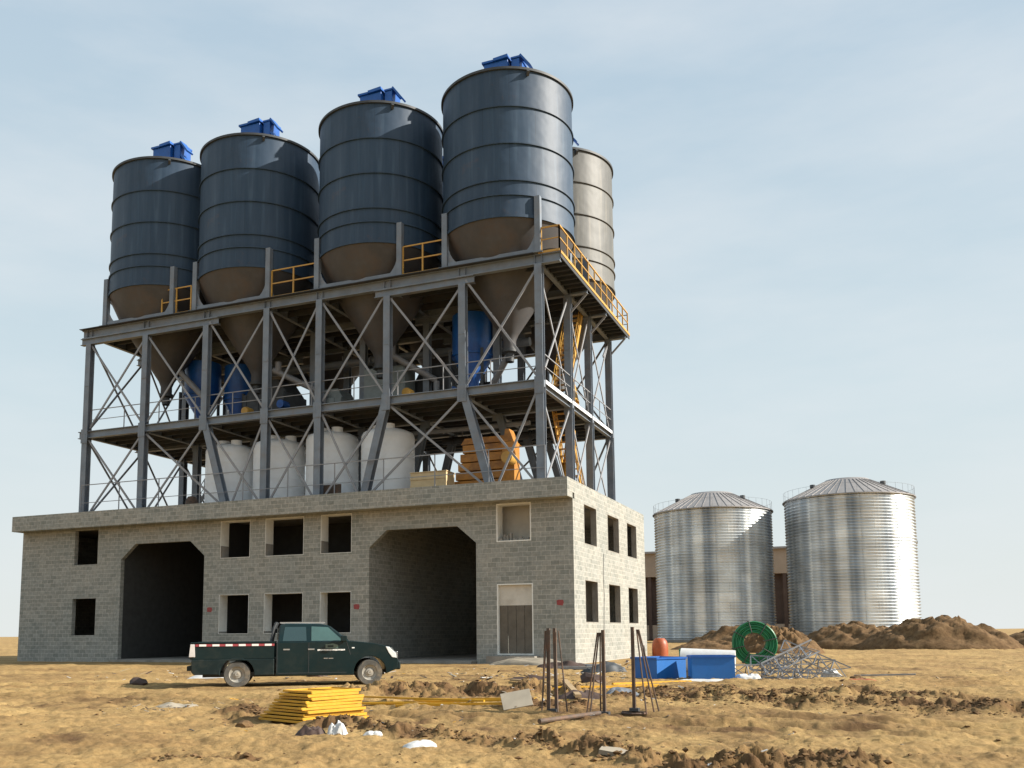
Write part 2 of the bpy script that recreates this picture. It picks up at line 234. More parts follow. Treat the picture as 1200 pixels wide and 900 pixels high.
# ------------------------------------------------------------------ helpers
def tag(o, label=None, cat=None, group=None, kind=None):
    if label: o['label'] = label
    if cat: o['category'] = cat
    if group: o['group'] = group
    if kind: o['kind'] = kind
    return o
def empty(name, loc=(0, 0, 0), rz=0, label=None, cat=None, group=None):
    o = bpy.data.objects.new(name, None); col.objects.link(o); o.location = loc; o.rotation_euler = (0, 0, rz); o.empty_display_size = 0.3
    return tag(o, label, cat, group)
class MB:
    def __init__(s): s.v = []; s.f = []; s.m = []; s.cm = 0
    def add(s, vs, fs, mi=None):
        k = len(s.v); s.v += [tuple(v) for v in vs]; s.f += [tuple(i + k for i in f) for f in fs]; s.m += [s.cm if mi is None else mi] * len(fs); return s
    def box(s, x0, x1, y0, y1, z0, z1):
        vs = [(x, y, z) for z in (z0, z1) for x, y in ((x0, y0), (x1, y0), (x1, y1), (x0, y1))]
        return s.add(vs, [(3, 2, 1, 0), (4, 5, 6, 7), (0, 1, 5, 4), (1, 2, 6, 5), (2, 3, 7, 6), (3, 0, 4, 7)])
    def bar(s, a, b, w, h=None, up=(0, 0, 1)):
        """rectangular bar from a to b, w wide, h deep"""
        h = w if h is None else h; a = Vector(a); b = Vector(b); d = (b - a).normalized(); u = Vector(up)
        if abs(d.dot(u)) > 0.98: u = Vector((0, 1, 0))
        x = d.cross(u).normalized(); y = x.cross(d).normalized()
        vs = [p + x * sx * w / 2 + y * sy * h / 2 for p in (a, b) for sx, sy in ((-1, -1), (1, -1), (1, 1), (-1, 1))]
        return s.add(vs, [(3, 2, 1, 0), (4, 5, 6, 7), (0, 1, 5, 4), (1, 2, 6, 5), (2, 3, 7, 6), (3, 0, 4, 7)])
    def ibeam(s, a, b, w, h, t=0.025, up=(0, 0, 1)):
        """I section from a to b: flanges w wide, h apart along up"""
        a = Vector(a); b = Vector(b); d = (b - a).normalized(); u = Vector(up); x = d.cross(u).normalized(); y = x.cross(d).normalized()
        for sgn in (-1, 1): s.bar(a + y * sgn * (h / 2 - t / 2), b + y * sgn * (h / 2 - t / 2), w, t, up)
        return s.bar(a, b, t, h - 2 * t, up)
    def tube(s, pts, r, n=8, cap=True):
        pts = [Vector(p) for p in pts]; k = len(s.v); rs = r if isinstance(r, (list, tuple)) else [r] * len(pts)
        d0 = (pts[1] - pts[0]).normalized(); u = Vector((0, 0, 1)) if abs(d0.z) < 0.9 else Vector((1, 0, 0)); x = d0.cross(u).normalized()
        for i, p in enumerate(pts):
            d = (pts[min(i + 1, len(pts) - 1)] - pts[max(i - 1, 0)]).normalized()
            x = (x - d * x.dot(d)).normalized(); y = d.cross(x)
            for j in range(n):
                a = 2 * math.pi * j / n; s.v.append(tuple(p + (x * math.cos(a) + y * math.sin(a)) * rs[i]))
        c = 0
        for i in range(len(pts) - 1):
            for j in range(n):
                s.f.append((k + i * n + j, k + i * n + (j + 1) % n, k + (i + 1) * n + (j + 1) % n, k + (i + 1) * n + j)); c += 1
        if cap: s.f.append(tuple(k + j for j in reversed(range(n)))); s.f.append(tuple(k + (len(pts) - 1) * n + j for j in range(n))); c += 2
        s.m += [s.cm] * c; return s
    def lathe(s, prof, n=48, c=(0, 0, 0), axis='z', closed=False):
        k = len(s.v); m = len(prof)
        for r, z in prof:
            for j in range(n):
                a = 2 * math.pi * j / n
                if axis == 'z': s.v.append((c[0] + r * math.cos(a), c[1] + r * math.sin(a), c[2] + z))
                else: s.v.append((c[0] + r * math.cos(a), c[1] + z, c[2] + r * math.sin(a)))
        q = 0
        for i in range(m if closed else m - 1):
            i2 = (i + 1) % m
            for j in range(n): s.f.append((k + i * n + j, k + i * n + (j + 1) % n, k + i2 * n + (j + 1) % n, k + i2 * n + j)); q += 1
        s.m += [s.cm] * q; return s
    def prism(s, poly, holes, f0, f1, hole_mi=None):
        """poly and holes in 2D, f0/f1 map (u, v) to the two faces"""
        loops = [[Vector((u, v, 0)) for u, v in lp] for lp in [poly] + holes]
        tri = tessellate_polygon(loops); flat = [p for lp in [poly] + holes for p in lp]; k = len(s.v); n = len(flat)
        s.v += [tuple(f0(*p)) for p in flat] + [tuple(f1(*p)) for p in flat]
        for a, b, c in tri:
            s.f.append((k + a, k + b, k + c)); s.f.append((k + n + c, k + n + b, k + n + a)); s.m += [s.cm] * 2
        i0 = 0
        for li, lp in enumerate([poly] + holes):
            for i in range(len(lp)):
                a = i0 + i; b = i0 + (i + 1) % len(lp); s.f.append((k + a, k + n + a, k + n + b, k + b)); s.m.append(hole_mi if (li and hole_mi is not None) else s.cm)
            i0 += len(lp)
        return s
    def build(s, name, m, parent=None, smooth=False, bevel=0, seg=2, angle=35, loc=None):
        me = bpy.data.meshes.new(name); me.from_pydata(s.v, [], s.f)
        for x in (m if isinstance(m, (list, tuple)) else [m]): me.materials.append(x)
        if any(s.m): me.polygons.foreach_set('material_index', s.m)
        bm = bmesh.new(); bm.from_mesh(me); bmesh.ops.recalc_face_normals(bm, faces=bm.faces); bm.to_mesh(me); bm.free()
        o = bpy.data.objects.new(name, me); col.objects.link(o)
        if parent: o.parent = parent
        if loc: o.location = loc
        if smooth:
            me.polygons.foreach_set('use_smooth', [True] * len(me.polygons)); me.set_sharp_from_angle(angle=R(angle))
        if bevel:
            b = o.modifiers.new('bevel', 'BEVEL'); b.width = bevel; b.segments = seg; b.limit_method = 'ANGLE'; b.angle_limit = R(40)
            if seg > 1:
                me.polygons.foreach_set('use_smooth', [True] * len(me.polygons)); b.harden_normals = True
        return o
def children(o): return [c for c in bpy.data.objects if c.parent == o]
def copy_tree(o, parent=None):
    c = o.copy(); col.objects.link(c)
    if parent: c.parent = parent
    for ch in children(o): copy_tree(ch, c)
    return c

# ------------------------------------------------------------------ terrain
rng = np.random.RandomState(3); LAT = rng.rand(256, 256)
def vnoise(x, y):
    xi = np.floor(x).astype(int); yi = np.floor(y).astype(int); fx = x - xi; fy = y - yi
    fx = fx * fx * (3 - 2 * fx); fy = fy * fy * (3 - 2 * fy)
    a = LAT[xi % 256, yi % 256]; b = LAT[(xi + 1) % 256, yi % 256]; c = LAT[xi % 256, (yi + 1) % 256]; d = LAT[(xi + 1) % 256, (yi + 1) % 256]
    return (a * (1 - fx) + b * fx) * (1 - fy) + (c * (1 - fx) + d * fx) * fy - 0.5
def fbm(x, y, f, o, g=0.5):
    s = 0; a = 1.0
    for i in range(o): s = s + a * vnoise(x * f + i * 17.3, y * f + i * 9.1); f *= 2.03; a *= g
    return s
# dug furrows and heaps of loose earth: polyline, half width, height
BANDS = [([(3.9, -25.2), (4.9, -25.5), (6.0, -25.9), (6.7, -26.1)], 0.34, 0.10),
         ([(6.75, -25.9), (7.6, -26.3), (8.4, -26.9), (9.3, -27.3)], 0.34, 0.14),
         ([(9.4, -27.6), (10.0, -27.5), (10.6, -27.2), (11.2, -27.1)], 0.40, 0.13),
         ([(6.7, -18.4), (8.2, -18.2), (9.6, -18.9), (11.6, -19.5), (14, -20.0)], 0.75, 0.13),
         ([(6.5, -16.6), (8.6, -16.2), (10.6, -16.6), (12.6, -17.4)], 0.55, 0.10),
         ([(1.3, -19.0), (2.4, -18.5), (3.4, -17.9), (4.7, -17.3)], 1.45, 0.20),
         ([(3.9, -28.8), (5.1, -28.35)], 0.14, 0.05),
         ([(1.2, -23.4), (1.9, -23.9), (2.0, -24.6)], 0.35, 0.08),
         ([(5.3, -20.6), (5.9, -21.2), (6.5, -21.3)], 0.5, 0.10)]
def band(x, y):
    wx = x + 0.5 * fbm(x, y, 0.9, 3); wy = y + 0.5 * fbm(x + 40, y, 0.9, 3)
    tot = np.zeros_like(x); hh = np.zeros_like(x)
    for pts, hw, h in BANDS:
        d = np.full_like(x, 1e9)
        for (ax, ay), (bx, by) in zip(pts[:-1], pts[1:]):
            t = np.clip(((wx - ax) * (bx - ax) + (wy - ay) * (by - ay)) / ((bx - ax) ** 2 + (by - ay) ** 2), 0, 1)
            d = np.minimum(d, np.hypot(wx - ax - t * (bx - ax), wy - ay - t * (by - ay)))
        m = np.clip(1.25 - d / hw, 0, 1); m = m * m * (3 - 2 * m)
        tot = np.maximum(tot, m * (0.45 if hw > 1.2 else 1.0)); hh = np.maximum(hh, m * h)
    return tot, hh
def height(x, y):
    x = np.asarray(x, float); y = np.asarray(y, float)
    bm_, bh = band(x, y)
    z = 0.08 * fbm(x, y, 0.22, 3) + 0.075 * fbm(x + 9, y, 1.0, 4, 0.55) + 0.05 * fbm(x, y + 30, 4.5, 4, 0.6)
    # shallow wheel ruts crossing the yard
    for k, (a_, c_) in enumerate(((0.35, -14.9), (0.35, -13.3), (-0.12, -21.6), (-0.12, -23.0))):
        d_ = np.abs(y - (c_ + a_ * (x - 4) + 0.4 * np.sin(x * 0.4 + k))); z = z - 0.075 * np.exp(-(d_ / 0.18) ** 2) * (1 + fbm(x, y, 1.3, 2)) + 0.05 * np.exp(-((d_ - 0.36) / 0.14) ** 2)
    cl = fbm(x, y, 2.6, 5, 0.72)
    z = z + bh * (0.35 + 1.5 * np.clip(cl + 0.12, -0.25, 0.7)) + bm_ * 0.07 * fbm(x, y + 5, 9, 2)
    # building apron and truck standing area are levelled
    lev = np.clip(1 - (np.abs(np.clip(x, -60, 0) - x) + np.abs(np.clip(y, -1.5, 14) - y)) / 5, 0, 1)
    z = z * (1 - 0.85 * lev)
    t = np.exp(-((x + 3.2) ** 2 + (y + 15.6) ** 2) / 12.0); z = z * (1 - 0.8 * t)
    z = z - 0.05 * np.clip((-20 - y) / 10, 0, 1)
    inside = (x < 0.3) & (x > -60) & (y > -0.5) & (y < 14); z = np.where(inside, np.minimum(z, -0.03), z)
    far = np.clip((np.hypot(x, y) - 60) / 60, 0, 1); z = z + 0.5 * far * fbm(x, y, 0.02, 2)
    return z, bm_
def gz(x, y): return float(height(np.array([x]), np.array([y]))[0][0])

def terrain():
    cx, cy = 11.3, -37.0
    fwd = math.atan2(0.92, -0.374)
    a = np.concatenate([np.linspace(fwd - R(52), fwd + R(58), 1150), np.linspace(fwd + R(58), fwd - R(52) + 2 * math.pi, 90)[1:-1]])
    r = np.concatenate([np.geomspace(0.5, 6, 25), np.geomspace(6, 30, 430)[1:], np.geomspace(30, 70, 70)[1:], np.geomspace(70, 2500, 50)[1:]])
    A, Rr = np.meshgrid(a, r); X = cx + Rr * np.cos(A); Y = cy + Rr * np.sin(A); Z, B = height(X, Y)
    n = len(a); m = len(r); co = np.stack([X, Y, Z], -1).reshape(-1, 3)
    i, j = np.meshgrid(np.arange(m - 1), np.arange(n), indexing='ij'); j2 = (j + 1) % n
    q = np.stack([i * n + j, (i + 1) * n + j, (i + 1) * n + j2, i * n + j2], -1).reshape(-1, 4)
    co = np.vstack([co, [[cx, cy, gz(cx, cy)]]]); c = len(co) - 1
    tri = np.stack([np.full(n, c), np.arange(n), (np.arange(n) + 1) % n], -1)
    me = bpy.data.meshes.new('ground'); nl = q.size + tri.size
    me.vertices.add(len(co)); me.vertices.foreach_set('co', co.ravel()); me.loops.add(nl); me.polygons.add(len(q) + len(tri))
    me.loops.foreach_set('vertex_index', np.concatenate([q.ravel(), tri.ravel()]))
    st = np.concatenate([np.arange(len(q)) * 4, q.size + np.arange(len(tri)) * 3]); me.polygons.foreach_set('loop_start', st)
    me.polygons.foreach_set('loop_total', np.concatenate([np.full(len(q), 4), np.full(len(tri), 3)]))
    me.update(calc_edges=True); me.validate()
    at = me.attributes.new('dug', 'FLOAT', 'POINT')
    d = B + 2.2 * np.clip(fbm(X, Y, 0.55, 5, 0.6) - 0.10, 0, 0.4) * (Rr < 40)
    d = np.clip(d * (0.75 + 0.9 * fbm(X, Y, 3.0, 3)), 0, 0.95)
    at.data.foreach_set('value', np.concatenate([d.ravel(), [0.0]]))
    me.polygons.foreach_set('use_smooth', [True] * len(me.polygons))
    me.materials.append(groundm); o = bpy.data.objects.new('ground', me); col.objects.link(o); o['kind'] = 'structure'
    # face up
    if me.polygons[5].normal.z < 0: me.flip_normals()
terrain()

# loose clods and gravel: uncountable
def clods():
    rs = random.Random(5); mb = MB()
    def clod(x, y, s):
        z = gz_cache(x, y); k = []
        n = 6; pts = []
        for (px, py, pz) in ((1, 0, 0), (-1, 0, 0), (0, 1, 0), (0, -1, 0), (0, 0, 1), (0, 0, -1), (.7, .7, .5), (-.7, .6, .4), (.6, -.7, .45), (-.6, -.7, .5)):
            f = s * rs.uniform(0.6, 1.15); pts.append((x + px * f, y + py * f, z + s * 0.08 + pz * f * 0.62))
        mb.add(pts, [(4, 6, 7), (4, 7, 9), (4, 9, 8), (4, 8, 6), (6, 2, 7), (7, 1, 9), (9, 3, 8), (8, 0, 6), (6, 0, 2), (7, 2, 1), (9, 1, 3), (8, 3, 0), (5, 2, 0), (5, 1, 2), (5, 3, 1), (5, 0, 3)])
    spots = []
    for pts, hw, h in BANDS:
        L_ = sum(math.dist(a, b) for a, b in zip(pts[:-1], pts[1:]))
        for _ in range(int(L_ * hw * (330 if hw < 1 else 90))):
            i = rs.randrange(len(pts) - 1); t = rs.random(); a = pts[i]; b = pts[i + 1]
            spots.append((a[0] + (b[0] - a[0]) * t + rs.gauss(0, hw * 0.6), a[1] + (b[1] - a[1]) * t + rs.gauss(0, hw * 0.6), min(0.05, rs.expovariate(1 / 0.014) + 0.007)))
    for _ in range(1000):
        d = rs.uniform(8, 34); a = math.atan2(0.92, -0.374) + R(rs.uniform(-32, 36)); x = 11.3 + d * math.cos(a); y = -37 + d * math.sin(a)
        if y > -1 and x < 1: continue
        spots.append((x, y, min(0.06, rs.expovariate(1 / 0.011) + 0.006)))
    zs = height(np.array([s[0] for s in spots]), np.array([s[1] for s in spots]))[0]
    cache = {(s[0], s[1]): float(z) for s, z in zip(spots, zs)}
    global gz_cache
    gz_cache = lambda x, y: cache[(x, y)]
    for x, y, s in spots: clod(x, y, s)
    o = mb.build('dirt_clods', soilm); tag(o, 'loose brown clods and pebbles scattered over the sandy ground', 'dirt clods', kind='stuff')
clods()

def debris():
    rs = random.Random(9); mats = [grit, bagw, bagb, timber, yel2, darkm]; mb = MB(); spots = []
    def scatter(cx, cy, rx, ry, n, s0): 
        for _ in range(n): spots.append((cx + rs.gauss(0, rx), cy + rs.gauss(0, ry), s0 * rs.uniform(.4, 1.5)))
    scatter(2.2, -10, 2.6, 2.6, 150, .10); scatter(5.4, -18.5, 1.2, 1.8, 120, .07); scatter(8.6, -11.3, 1.6, .8, 90, .07); scatter(-6.5, -11, 3.5, 2.0, 120, .10); scatter(-.4, -23.2, .7, .6, 90, .05)
    scatter(4.2, -21.5, 1.5, .8, 70, .05); scatter(6, -25, 3, 1.6, 60, .035); scatter(1.5, -1.5, 1.5, 2.5, 70, .12); scatter(10.5, -14, 2.5, 4, 70, .05)
    spots = [q for q in spots if not (q[0] < .3 and q[1] > -1)]
    zs = height(np.array([q[0] for q in spots]), np.array([q[1] for q in spots]))[0]
    for (x, y, q), z in zip(spots, zs):
        z = float(z) + .01; a = rs.random() * math.pi; l_ = q * rs.uniform(.6, 2.6); wd = q * rs.uniform(.15, .7); tl = rs.uniform(-.35, .35); mb.cm = rs.choices(range(6), (5, 3, 4, 3, 1, 2))[0]
        d = Vector((math.cos(a), math.sin(a), tl)) * l_ / 2; p = Vector((x, y, z + abs(d.z))); mb.bar(p - d, p + d, wd, max(.006, wd * rs.uniform(.1, .4)))
    o = mb.build('site_debris', mats); tag(o, 'small scraps of board, plastic, timber and wire littering the building site', 'debris', kind='stuff')
debris()

def mound(name, label, cx, cy, rx, ry, h, seed, m=soilm, rough=0.32):
    n = 56; mb = MB(); vs = []; x = np.linspace(-1, 1, n); X, Y = np.meshgrid(x, x); rr = np.hypot(X, Y)
    env = np.clip(1 - rr ** 1.7, 0, 1) ** 0.8
    Z = h * env * (0.85 + rough * 1.4 * fbm(X * 3 + seed, Y * 3, 1.3, 5, 0.62)) - 0.12
    wx = cx + X * rx; wy = cy + Y * ry; Z = Z + np.where(rr > 0.98, -0.3, 0)
    for i in range(n):
        for j in range(n): vs.append((wx[i, j] - cx, wy[i, j] - cy, Z[i, j]))
    mb.add(vs, [(i * n + j, i * n + j + 1, (i + 1) * n + j + 1, (i + 1) * n + j) for i in range(n - 1) for j in range(n - 1) if rr[i, j] < 1.1])
    o = mb.build(name, m, smooth=True, angle=60, loc=(cx, cy, gz(cx, cy))); return tag(o, label, 'dirt mound', 'heaps of excavated earth')

# ------------------------------------------------------------------ the block building
FRX = [(-18.05, -16.3), (-15.42, -13.25), (-12.31, -10.65)]
XW = -31.0; DEP = 13.3; H = 7.7; TH = 0.24
def building():
    b = empty('block_building', (0, 0, 0), 0, 'unfinished two-storey grey concrete block building with open bays under the steel frame', 'building')
    def rect(x0, x1, z0, z1): return [(x0, z0), (x1, z0), (x1, z1), (x0, z1)]
    def bay(x0, x1, cl=0.9): return [(x0, -0.3 + 0.001), (x1, -0.3 + 0.001), (x1, 5.2), (x1 - cl, 5.97), (x0 + cl, 5.97), (x0, 5.2)]
    wins = [rect(a, c, 5.02, 6.84) for a, c in FRX] + [rect(a, c, 1.34, 3.24) for a, c in FRX]
    wins += [rect(-3.46, -1.87, 5.18, 6.84), rect(-27.5, -25.9, 5.02, 6.84), rect(-27.5, -25.9, 1.34, 3.24)]
    door = rect(-3.46, -1.82, 0.36, 3.37)
    bays = [bay(-9.72, -4.42), bay(-24.3, -19.01)]
    # front wall: bays reach the ground, so they are notches of the outline
    out = [(XW, -0.3)]
    for bb in sorted(bays, key=lambda q: q[0][0]):
        x0, x1 = bb[0][0], bb[1][0]; out += [(x0, -0.3), (x0, 5.2), (x0 + 0.9, 5.97), (x1 - 0.9, 5.97), (x1, 5.2), (x1, -0.3)]
    out += [(-0.003, -0.3), (-0.003, 6.886), (XW, 6.886)]
    mb = MB(); mb.prism(out, wins + [door], lambda u, v: (u, 0, v), lambda u, v: (u, TH, v)); mb.build('front_wall', blockm, b)
    sw = [(1.62, 3.62), (5.55, 7.70), (9.36, 11.42)]
    holes = [rect(a, c, z0, z1) for a, c in sw for z0, z1 in ((5.10, 6.86), (1.70, 3.55))]
    mb = MB(); mb.prism(rect(TH + .002, DEP, -0.3, 7.69), holes, lambda u, v: (0, u, v), lambda u, v: (-TH, u, v)); mb.build('side_wall', blockm, b)
    backh = [rect(x, x + 1.6, z0, z0 + 1.8) for x in (-27, -14.2, -12.0) for z0 in (1.4, 5.0)] + [rect(-7.6, -6.9, 3.6, 6.0)]
    mb = MB(); mb.prism(rect(XW, -TH - .003, -0.3, 7.69), backh, lambda u, v: (u, DEP, v), lambda u, v: (u, DEP - TH, v)); mb.build('back_wall', blockm, b)
    mb = MB(); mb.box(XW - TH, XW - .002, 0, DEP, -0.3, 7.69); mb.build('end_wall', blockm, b)
    # parapet band cantilevered in front
    mb = MB(); mb.box(XW - TH, 0.002, -0.75, -0.55, 6.89, H); mb.box(XW - TH, -0.001, -0.549, -0.001, 6.893, 7.13); mb.box(-0.2, 0.002, -0.548, TH, 7.133, H - .003); mb.build('parapet', blockm, b)
    mb = MB(); mb.box(XW, -TH - .004, TH + .003, DEP - TH - .004, 7.0, 7.25); mb.build('roof_slab', conc, b)
    mb = MB()
    for x0, x1 in ((XW + .01, -24.6), (-18.77, -9.96), (-4.18, -TH - .005)): mb.box(x0, x1, TH + .004, DEP - TH - .005, 4.0, 4.2)
    mb.build('upper_floor', conc, b)
    mb = MB(); mb.box(XW + .01, -TH - .005, TH + .004, DEP - TH - .005, -0.2, 0.12); mb.box(-9.7, -4.44, -0.6, TH + .003, -0.2, 0.10); mb.box(-24.28, -19.03, -0.6, TH + .003, -0.2, 0.10); mb.build('floor_slab', conc, b)
    for x in (-24.55, -18.77, -9.96, -4.18):
        s = -1 if x in (-24.55, -9.96) else 1
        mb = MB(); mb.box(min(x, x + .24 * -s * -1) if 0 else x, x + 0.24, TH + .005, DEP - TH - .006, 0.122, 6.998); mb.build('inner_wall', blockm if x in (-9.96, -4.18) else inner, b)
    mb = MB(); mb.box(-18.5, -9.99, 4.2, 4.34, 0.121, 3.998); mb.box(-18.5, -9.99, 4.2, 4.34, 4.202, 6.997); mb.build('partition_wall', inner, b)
    mb = MB(); mb.box(-3.93, -TH - .006, 1.2, 1.34, 4.203, 6.997); mb.build('partition_wall', plaster, b); MB().box(-3.93, -TH - .006, 4.4, 4.54, 0.121, 3.997).build('partition_wall', plaster, b)
    # plaster linings of the openings
    def reveal(u0, u1, z0, z1, side, m=plasterw, t=0.02, bottom=True, deep=.62):
        mb = MB(); d0, d1 = -0.004, (deep if side == 'f' else TH + 0.03)
        bx = (lambda a, c, e, f: mb.box(a, c, d0, d1, e, f)) if side == 'f' else (lambda a, c, e, f: mb.box(-d1, -d0, a, c, e, f))
        bx(u0 + .001, u0 + t, z0 + t, z1 - t); bx(u1 - t, u1 - .001, z0 + t, z1 - t); bx(u0 + .001, u1 - .001, z1 - t, z1 - .001)
        if bottom: bx(u0 + .001, u1 - .001, z0 + .001, z0 + t)
        return mb
    for a, c in FRX:
        for z0, z1 in ((5.02, 6.84), (1.34, 3.24)): rv = reveal(a, c, z0, z1, 'f').build('window_reveal', plasterw, b); MB().box(a + .021, a + .032, -.003, .615, z0 + .021, z0 + (.62 if z0 > 4 else .12)).build('bare_blocks', conc, rv)
    reveal(-3.46, -1.87, 5.18, 6.84, 'f', t=0.05).build('window_reveal', plasterw, b)
    for a, c in sw:
        for z0, z1 in ((5.10, 6.86), (1.70, 3.55)):
            reveal(a, c, z0, z1, 's', t=.03).build('window_reveal', conc, b)
    d = reveal(-3.46, -1.82, 0.36, 3.37, 'f', t=0.05, bottom=True).build('door_reveal', plasterw, b)
    mb = MB(); mb.box(-3.41, -1.87, .16, .2, 2.45, 3.31); mb.build('door_lintel_board', plaster, b)
    mb = MB()
    for i, x in enumerate((-3.40, -3.02, -2.64, -2.26)): mb.box(x, x + .36, .165 + .003 * (i % 2), .20 + .003 * (i % 2), .42, 2.44 + .02 * (i % 3))
    mb.build('door_board', boardm, b)
    mb = MB(); mb.box(-3.7, -1.55, -0.7, -0.004, 0.02, 0.32); mb.build('door_step', conc, b)
    # roughly broken sill of the right upper window
    rs = random.Random(2)
    for i in range(9):
        x = -3.4 + i * .15 + rs.random() * .05; q = rs.uniform(.07, .13); y = .04 + rs.random() * .2; MB().box(x, x + q, y, y + q * 1.4, 5.235, 5.25 + q * rs.uniform(.8, 1.6) * (2.2 if i in (1, 2, 3) else .8)).build('broken_block', conc, b)
    # red painted marks beside the bays
    for x in (-10.35, -18.6, -0.62):
        mb = MB(); mb.prism([(x - .15, 2.43), (x + .10, 2.40), (x + .15, 2.52), (x + .13, 2.63), (x - .04, 2.65), (x - .16, 2.62)], [], lambda u, v: (u, -.006, v), lambda u, v: (u, -.001, v)); mb.build('red_mark', redm, b)
    # drain strip and conduits on the side wall
    mb = MB(); mb.tube([(0.02, 4.7, 4.9), (0.03, 4.5, 3.9), (0.02, 4.62, 3.0), (0.03, 4.4, 1.2), (0.02, 4.55, 0.3)], .012, 5); mb.build('hanging_cable', wrap, b)
    return b
building()

# ------------------------------------------------------------------ the steel support frame
XC = [-27.3, -23.38, -19.44, -15.73, -12.68, -8.97, -5.12, -1.45]
YC = [0.3, 4.5, 7.95, 12.0]
ZR, ZM0, ZM1, ZT0, ZT1 = 7.26, 11.86, 12.24, 17.42, 17.86
LEAN = {-19.44: -17.92, -8.97: -10.25, -5.12: -3.72}
def frame():
    b = empty('steel_support_frame', (-12, 6, ZR), 0, 'tall grey-blue steel frame with crossed braces carrying the silos above the building', 'steel frame')
    off = Vector((-12, 6, ZR))
    def bld(mb, n, m, p=b, **k):
        mb.v = [tuple(Vector(v) - off) for v in mb.v]; return mb.build(n, m, p, **k)
    for x in XC:
        for y in YC:
            top = ZT0 if x not in (-9.0,) else ZT0
            if x in (-27.3, -23.38, -19.44, -8.97, -5.12): top = ZT0 - 0.36
            mb = MB(); mb.ibeam((x, y, ZM1 + .002), (x, y, top - .002), 0.34, 0.32, 0.03, up=(0, 1, 0))
            mb.bar((x, y - .165, 14.7), (x, y - .165, 14.75), 0.3, 0.03)
            bld(mb, 'column', steel)
            xb = LEAN.get(x, x)
            mb = MB(); mb.ibeam((x, y, ZM1 - .0), (xb, y, ZR), 0.36, 0.34, 0.03, up=(0, 1, 0))
            mb.box(xb - .28, xb + .28, y - .26, y + .26, ZR, ZR + .04)
            mb.box(x - .22, x + .22, y - .20, y - .176, ZM0 - .28, ZM1 + .1)      # joint plate
            for i in range(2):
                for j in range(4): mb.box(x - .1 + i * .2 - .015, x - .1 + i * .2 + .015, y - .215, y - .2, ZM0 - .22 + j * .13, ZM0 - .19 + j * .13)
            bld(mb, 'column', steel)
    for y in YC:
        for z0, z1, xr in ((ZM0, ZM1, -1.45), (ZT0, ZT1, -0.45)):
            mb = MB(); mb.ibeam((XC[0] - .5, y, (z0 + z1) / 2), (xr, y, (z0 + z1) / 2), 0.26, z1 - z0, 0.035)
            for x in XC:
                for dx in (-.16, .16): mb.box(x + dx - .01, x + dx + .01, y - .125, y + .125, z0 + .036, z1 - .036)
            bld(mb, 'beam', steel)
        for x0, x1 in ((-27.9, -18.75), (-9.65, -4.55)):
            mb = MB(); mb.ibeam((x0, y, ZT0 - .18), (x1, y, ZT0 - .18), 0.26, .355, 0.03); bld(mb, 'header_beam', steel)
    for x in XC:
        for z0, z1 in ((ZM0, ZM1), (ZT0, ZT1)):
            for y0, y1 in zip(YC[:-1], YC[1:]):
                mb = MB(); mb.ibeam((x, y0 + .135, (z0 + z1) / 2 - .01), (x, y1 - .135, (z0 + z1) / 2 - .01), 0.2, z1 - z0 - .05, 0.03); bld(mb, 'beam', steel)
    def brace(a, c, r=.05, n='brace'):
        mb = MB(); mb.bar(a, c, r * 2, r * 1.0, up=(0, 1, 0) if abs(a[1] - c[1]) < .1 else (1, 0, 0)); bld(mb, n, steel2)
    for y in (YC[0], YC[3]):
        for xa, xb in zip(XC[:-1], XC[1:]):
            s = -.03 if y < 5 else .03
            t = 16.95 if (xa in (-27.3, -23.38, -8.97)) else 17.25
            brace((xa + .15, y + s, t), (xb - .15, y + s, 12.4)); brace((xb - .15, y - s, t), (xa + .15, y - s, 12.4))
            la, lb = LEAN.get(xa, xa), LEAN.get(xb, xb)
            brace((xa + .18, y + s, 11.75), (lb - .1, y + s, 7.5)); brace((xb - .18, y - s, 11.75), (la + .1, y - s, 7.5))
    for x in (XC[-1], XC[0]):
        for i, (ya, yb) in enumerate(zip(YC[:-1], YC[1:])):
            brace((x - .03, ya + .15, 17.2), (x - .03, yb - .15, 12.4)); brace((x + .03, yb - .15, 17.2), (x + .03, ya + .15, 12.4))
            brace((x - .03, ya + .15, 11.75), (x - .03, yb - .15, 7.5)); brace((x + .03, yb - .15, 11.75), (x + .03, ya + .15, 7.5))
    # decks
    mb = MB(); mb.box(-27.6, -1.3, .5, 11.8, ZM1 + .004, ZM1 + .05)
    for i in range(14): mb.box(-27.5, -1.5, .8 + i * .8, .88 + i * .8, ZM0 + .05, ZM1 + .002)
    bld(mb, 'deck_plate', deckm)
    mb = MB(); mb.box(-27.8, -1.6, -.05, 12.3, ZT1 + .004, ZT1 + .035)
    for i in range(12): mb.box(-27.5, -1.5, 1.05 + i * .9, 1.12 + i * .9, ZT0 + .1, ZT1 + .002)
    bld(mb, 'deck_plate', deckm)
    # cantilevered walkway on the right
    mb = MB(); mb.box(-1.595, -.45, .3, 12.7, ZT0 + .28, ZT0 + .33); mb.box(-.44, -.40, .2, 12.75, ZT0 + .16, ZT0 + .46)
    for i in range(22): mb.box(-1.4, -.455, .55 + i * .56, .62 + i * .56, ZT0 + .14, ZT0 + .278)
    bld(mb, 'walkway', deckm)
    mb = MB(); mb.box(-.395, -.375, .2, 12.75, ZT0 + .34, ZT0 + .47); mb.box(-1.42, -.44, .135, .165, ZT1 + .001, ZT1 + .1); bld(mb, 'toe_board', yellow)
    mb = MB(); mb.box(-1.30, -1.27, .5, 11.85, ZM1 - .16, ZM1 + .0); bld(mb, 'toe_board', white)
    for ya in (4.5, 7.95, 12.0): brace((-1.3, ya, 16.6), (-.5, ya, 17.4), .05, 'bracket')
    brace((-1.45, 10.9, 16.2), (-1.45, 11.85, 17.1), .07, 'bracket')
